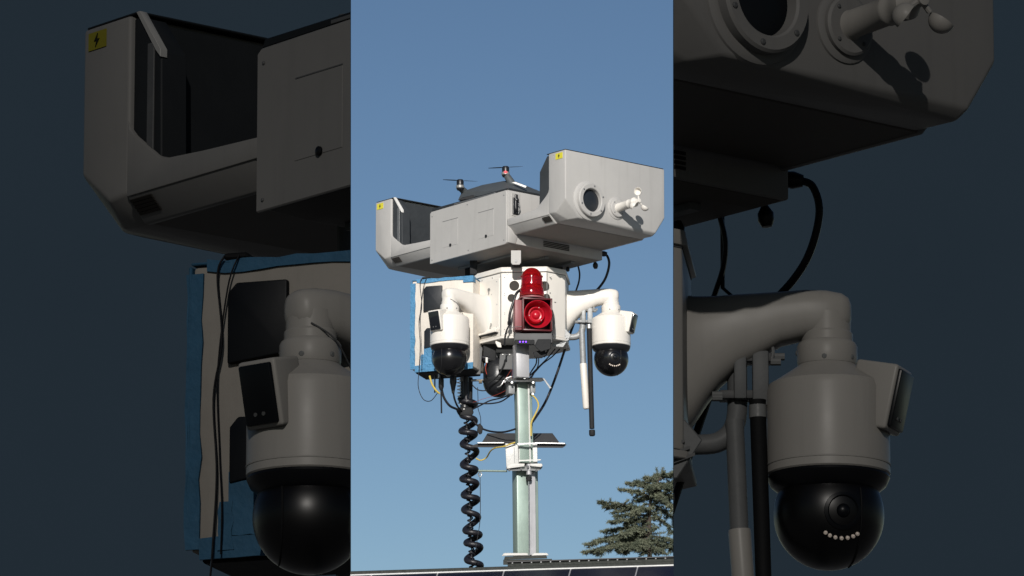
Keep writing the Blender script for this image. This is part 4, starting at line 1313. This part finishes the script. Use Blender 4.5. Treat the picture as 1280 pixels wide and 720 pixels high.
# ================================================================== cedar tree
def build_tree():
    DT = 140.0
    s = DT / F / math.cos(0)

    def T(x, y, d=0.0):
        v = Vector((1, 0, 0)) * ((x - 640) / F) + UP * ((360 - y) / F) + FWD
        t = (DT * math.cos(EL) + d - CAM.y) / v.y
        return CAM + v * t
    rnd = random.Random(5)
    trunk_top = T(838, 590)
    base = Vector((T(812, 700).x, T(812, 700).y, 0))
    root = thing0('cedar_tree', base, 'dark green cedar tree with drooping layered branches at lower right behind the roof', 'tree')
    path = [base, base + Vector((0, 0, 10)), base + Vector((0.1, 0, 20)), T(812, 690), T(812, 650), T(813, 628), T(820, 606), T(832, 588)]
    bm = bmesh.new()
    g = G()
    rr = [.38, .34, .2, .05, .04, .032, .025, .012]
    pts = spline([Vector(p) for p in path], 5)
    rad = []
    for i in range(len(path) - 1):
        for k in range(5):
            rad.append(rr[i] + (rr[i + 1] - rr[i]) * k / 5)
    rad.append(rr[-1])

    def raw(name, g, mat, kind=None):
        me = bpy.data.meshes.new(name)
        for v in g.bm.verts:
            v.co -= base
        g.bm.to_mesh(me)
        g.bm.free()
        me.materials.append(mat)
        me.shade_smooth()
        o = bpy.data.objects.new(name, me)
        col.objects.link(o)
        o.parent = root
        if kind:
            o['kind'] = kind
        return o
    g.tube(pts, rad, 10, 0)
    raw('trunk', g, M('bark'))
    tips = [
        (750, 628, 0, 640, .6), (759, 632, .2, 640, .8), (760, 634, .3, 640, .7), (778, 612, -.3, 622, .8), (786, 604, .2, 614, .8), (796, 603, .5, 612, .8),
        (808, 598, 0, 604, .8), (822, 594, .3, 600, .8), (840, 592, -.2, 598, .8), (856, 592, 0, 598, .9), (870, 606, 0, 606, .9),
        (765, 652, -.4, 652, .9), (770, 645, .2, 645, .8), (757, 664, 0, 660, .95), (745, 676, .3, 668, .95), (736, 680, -.3, 674, 1), (733, 690, .2, 684, 1),
        (748, 688, -.6, 680, 1), (762, 682, .5, 674, 1), (778, 668, -.5, 660, 1), (784, 655, .6, 648, .9), (792, 640, -.5, 636, .9), (800, 625, .4, 622, .8),
        (776, 690, .0, 684, 1), (792, 684, -.6, 674, 1), (798, 672, .7, 664, .9), (786, 678, .2, 668, .9),
        (846, 640, -.2, 618, .8), (850, 655, .2, 628, .7), (848, 672, .3, 640, .6), (840, 634, .4, 614, .8), (862, 622, -.1, 606, .9), (858, 690, 0, 676, .9),
        (838, 684, .2, 676, .7), (846, 678, -.2, 670, .7), (828, 690, -.3, 684, .7), (836, 608, -.3, 606, .8), (850, 612, .3, 604, .8), (866, 640, 0, 612, .9),
        (770, 672, .8, 664, .9), (768, 640, .8, 636, .5), (806, 690, .4, 682, .8), (820, 618, .5, 612, .9), (812, 610, -.5, 608, .9), (830, 626, -.5, 614, .8),
    ]
    gb = G()
    leaves = bmesh.new()

    def tx(y):                   # trunk position at image row y
        if y > 628:
            return 812
        return 812 + (628 - y) * .5

    def needle(p, dr, L, wd):
        up = Vector((rnd.uniform(-1, 1), rnd.uniform(-1, 1), rnd.uniform(-1, 1))).normalized()
        sd = dr.cross(up).normalized() * wd
        a = leaves.verts.new(p - sd)
        b = leaves.verts.new(p + sd)
        c = leaves.verts.new(p + dr * L)
        leaves.faces.new((a, b, c))
    for (x, y, d, ty, dens) in tips:
        a = T(tx(ty), ty, 0)
        c = T(x, y, d)
        L = (c - a).length
        mid = a.lerp(c, .5) + Vector((0, 0, .10 * L * .5))
        pth = spline([a, mid, c], 8)
        gb.tube(pth, [.024, .006], 6, 0)
        n = len(pth)
        nsp = int(50 * dens * max(.7, min(1.6, L)))
        for i in range(nsp):
            f = .22 + .78 * (i + rnd.random()) / nsp
            k = min(int(f * (n - 1)), n - 2)
            p = pth[k].lerp(pth[k + 1], f * (n - 1) - k)
            tg = (pth[k + 1] - pth[k]).normalized()
            # side sprays: mostly flat, drooping a little
            an = rnd.uniform(0, 2 * math.pi)
            dr = (tg * rnd.uniform(.4, 1.2) + Vector((math.cos(an), math.sin(an), rnd.uniform(-.45, .12))) * .9).normalized()
            sl_ = rnd.uniform(.09, .26) * (1.15 - .55 * f)
            q = p + dr * sl_
            gb.tube([p, q], [.006, .003], 4, 0)
            m = int(52 * (sl_ / .16))
            for j in range(m):
                pp = p.lerp(q, rnd.random()) + Vector((rnd.gauss(0, .014), rnd.gauss(0, .014), rnd.gauss(0, .010)))
                dd = (dr * .6 + Vector((rnd.gauss(0, 1), rnd.gauss(0, 1), rnd.gauss(.15, .8))).normalized()).normalized()
                needle(pp, dd, rnd.uniform(.04, .085), rnd.uniform(.006, .011))
        for j in range(22):
            dd = ((pth[-1] - pth[-2]).normalized() + Vector((rnd.gauss(0, .4), rnd.gauss(0, .4), rnd.gauss(-.1, .3)))).normalized()
            needle(pth[-1] - (pth[-1] - pth[-2]) * rnd.random(), dd, rnd.uniform(.04, .07), .010)
    # short sprays close round the trunk
    for i in range(70):
        yy = rnd.uniform(590, 690)
        p = T(tx(yy), yy, rnd.uniform(-.1, .1))
        an = rnd.uniform(0, 2 * math.pi)
        dr = Vector((math.cos(an), math.sin(an) - .3, rnd.uniform(-.5, .1))).normalized()
        q = p + dr * rnd.uniform(.15, .35)
        gb.tube([p, q], [.008, .003], 4, 0)
        for j in range(60):
            pp = p.lerp(q, rnd.uniform(.25, 1.1)) + Vector((rnd.gauss(0, .02), rnd.gauss(0, .02), rnd.gauss(0, .015)))
            needle(pp, (dr * .6 + Vector((rnd.gauss(0, 1), rnd.gauss(0, 1), rnd.gauss(.1, .8))).normalized()).normalized(), rnd.uniform(.035, .07), .012)
    # hidden lower crown
    for i in range(60):
        z = rnd.uniform(8, 24.2)
        an = rnd.uniform(0, 2 * math.pi)
        L = (27 - z) * .38
        a = base + Vector((0, 0, z))
        c = a + Vector((math.cos(an) * L, math.sin(an) * L, -.15 * L))
        pth = [a, a.lerp(c, .5) + Vector((0, 0, .06 * L)), c]
        gb.tube(pth, [.06, .015], 5, 3)
        for j in range(140):
            f = rnd.uniform(.15, 1)
            p = a.lerp(c, f) + Vector((rnd.gauss(0, .28), rnd.gauss(0, .28), rnd.gauss(0, .09)))
            needle(p, Vector((rnd.gauss(0, 1), rnd.gauss(0, 1), rnd.gauss(0, .6))).normalized(), .22, .05)
    raw('branches', gb, M('bark'), 'stuff')
    for v in leaves.verts:
        v.co -= base
    me = bpy.data.meshes.new('crown')
    leaves.to_mesh(me)
    leaves.free()
    m, t, b = new_mat('cedar_foliage')
    b.inputs['Roughness'].default_value = .7
    b.inputs['Specular IOR Level'].default_value = .2
    tc = t.nodes.new('ShaderNodeTexCoord')
    n = t.nodes.new('ShaderNodeTexNoise')
    n.inputs['Scale'].default_value = 4.5
    n.inputs['Detail'].default_value = 5
    t.links.new(tc.outputs['Object'], n.inputs['Vector'])
    cr = t.nodes.new('ShaderNodeValToRGB')
    cr.color_ramp.elements[0].position = .35
    cr.color_ramp.elements[0].color = (.085, .105, .073, 1)
    cr.color_ramp.elements[1].position = .68
    cr.color_ramp.elements[1].color = (.215, .23, .16, 1)
    t.links.new(n.outputs['Fac'], cr.inputs['Fac'])
    t.links.new(cr.outputs[0], b.inputs['Base Color'])
    me.materials.append(m)
    o = bpy.data.objects.new('crown', me)
    o['kind'] = 'stuff'
    col.objects.link(o)
    o.parent = root


build_tree()

# ================================================================== ground
m, t, b = new_mat('pale_bounce_ground')  # unseen ground, pale tone chosen to bounce fill onto the undersides
tc = t.nodes.new('ShaderNodeTexCoord')
n = t.nodes.new('ShaderNodeTexNoise')
n.inputs['Scale'].default_value = .6
n.inputs['Detail'].default_value = 8
t.links.new(tc.outputs['Object'], n.inputs['Vector'])
cr = t.nodes.new('ShaderNodeValToRGB')
cr.color_ramp.elements[0].color = (.15, .148, .142, 1)
cr.color_ramp.elements[1].color = (.25, .245, .235, 1)
t.links.new(n.outputs['Fac'], cr.inputs['Fac'])
t.links.new(cr.outputs[0], b.inputs['Base Color'])
b.inputs['Roughness'].default_value = .9
me = bpy.data.meshes.new('ground')
S_ = 6000
me.from_pydata([(-S_, -S_, 0), (S_, -S_, 0), (S_, S_, 0), (-S_, S_, 0)], [], [(0, 1, 2, 3)])
me.materials.append(m)
o = bpy.data.objects.new('ground', me)
o['kind'] = 'structure'
col.objects.link(o)

# drop things of the side models that were cut away entirely
for ob in [x for x in col.objects if x.type == 'EMPTY' and not x.children]:
    bpy.data.objects.remove(ob)
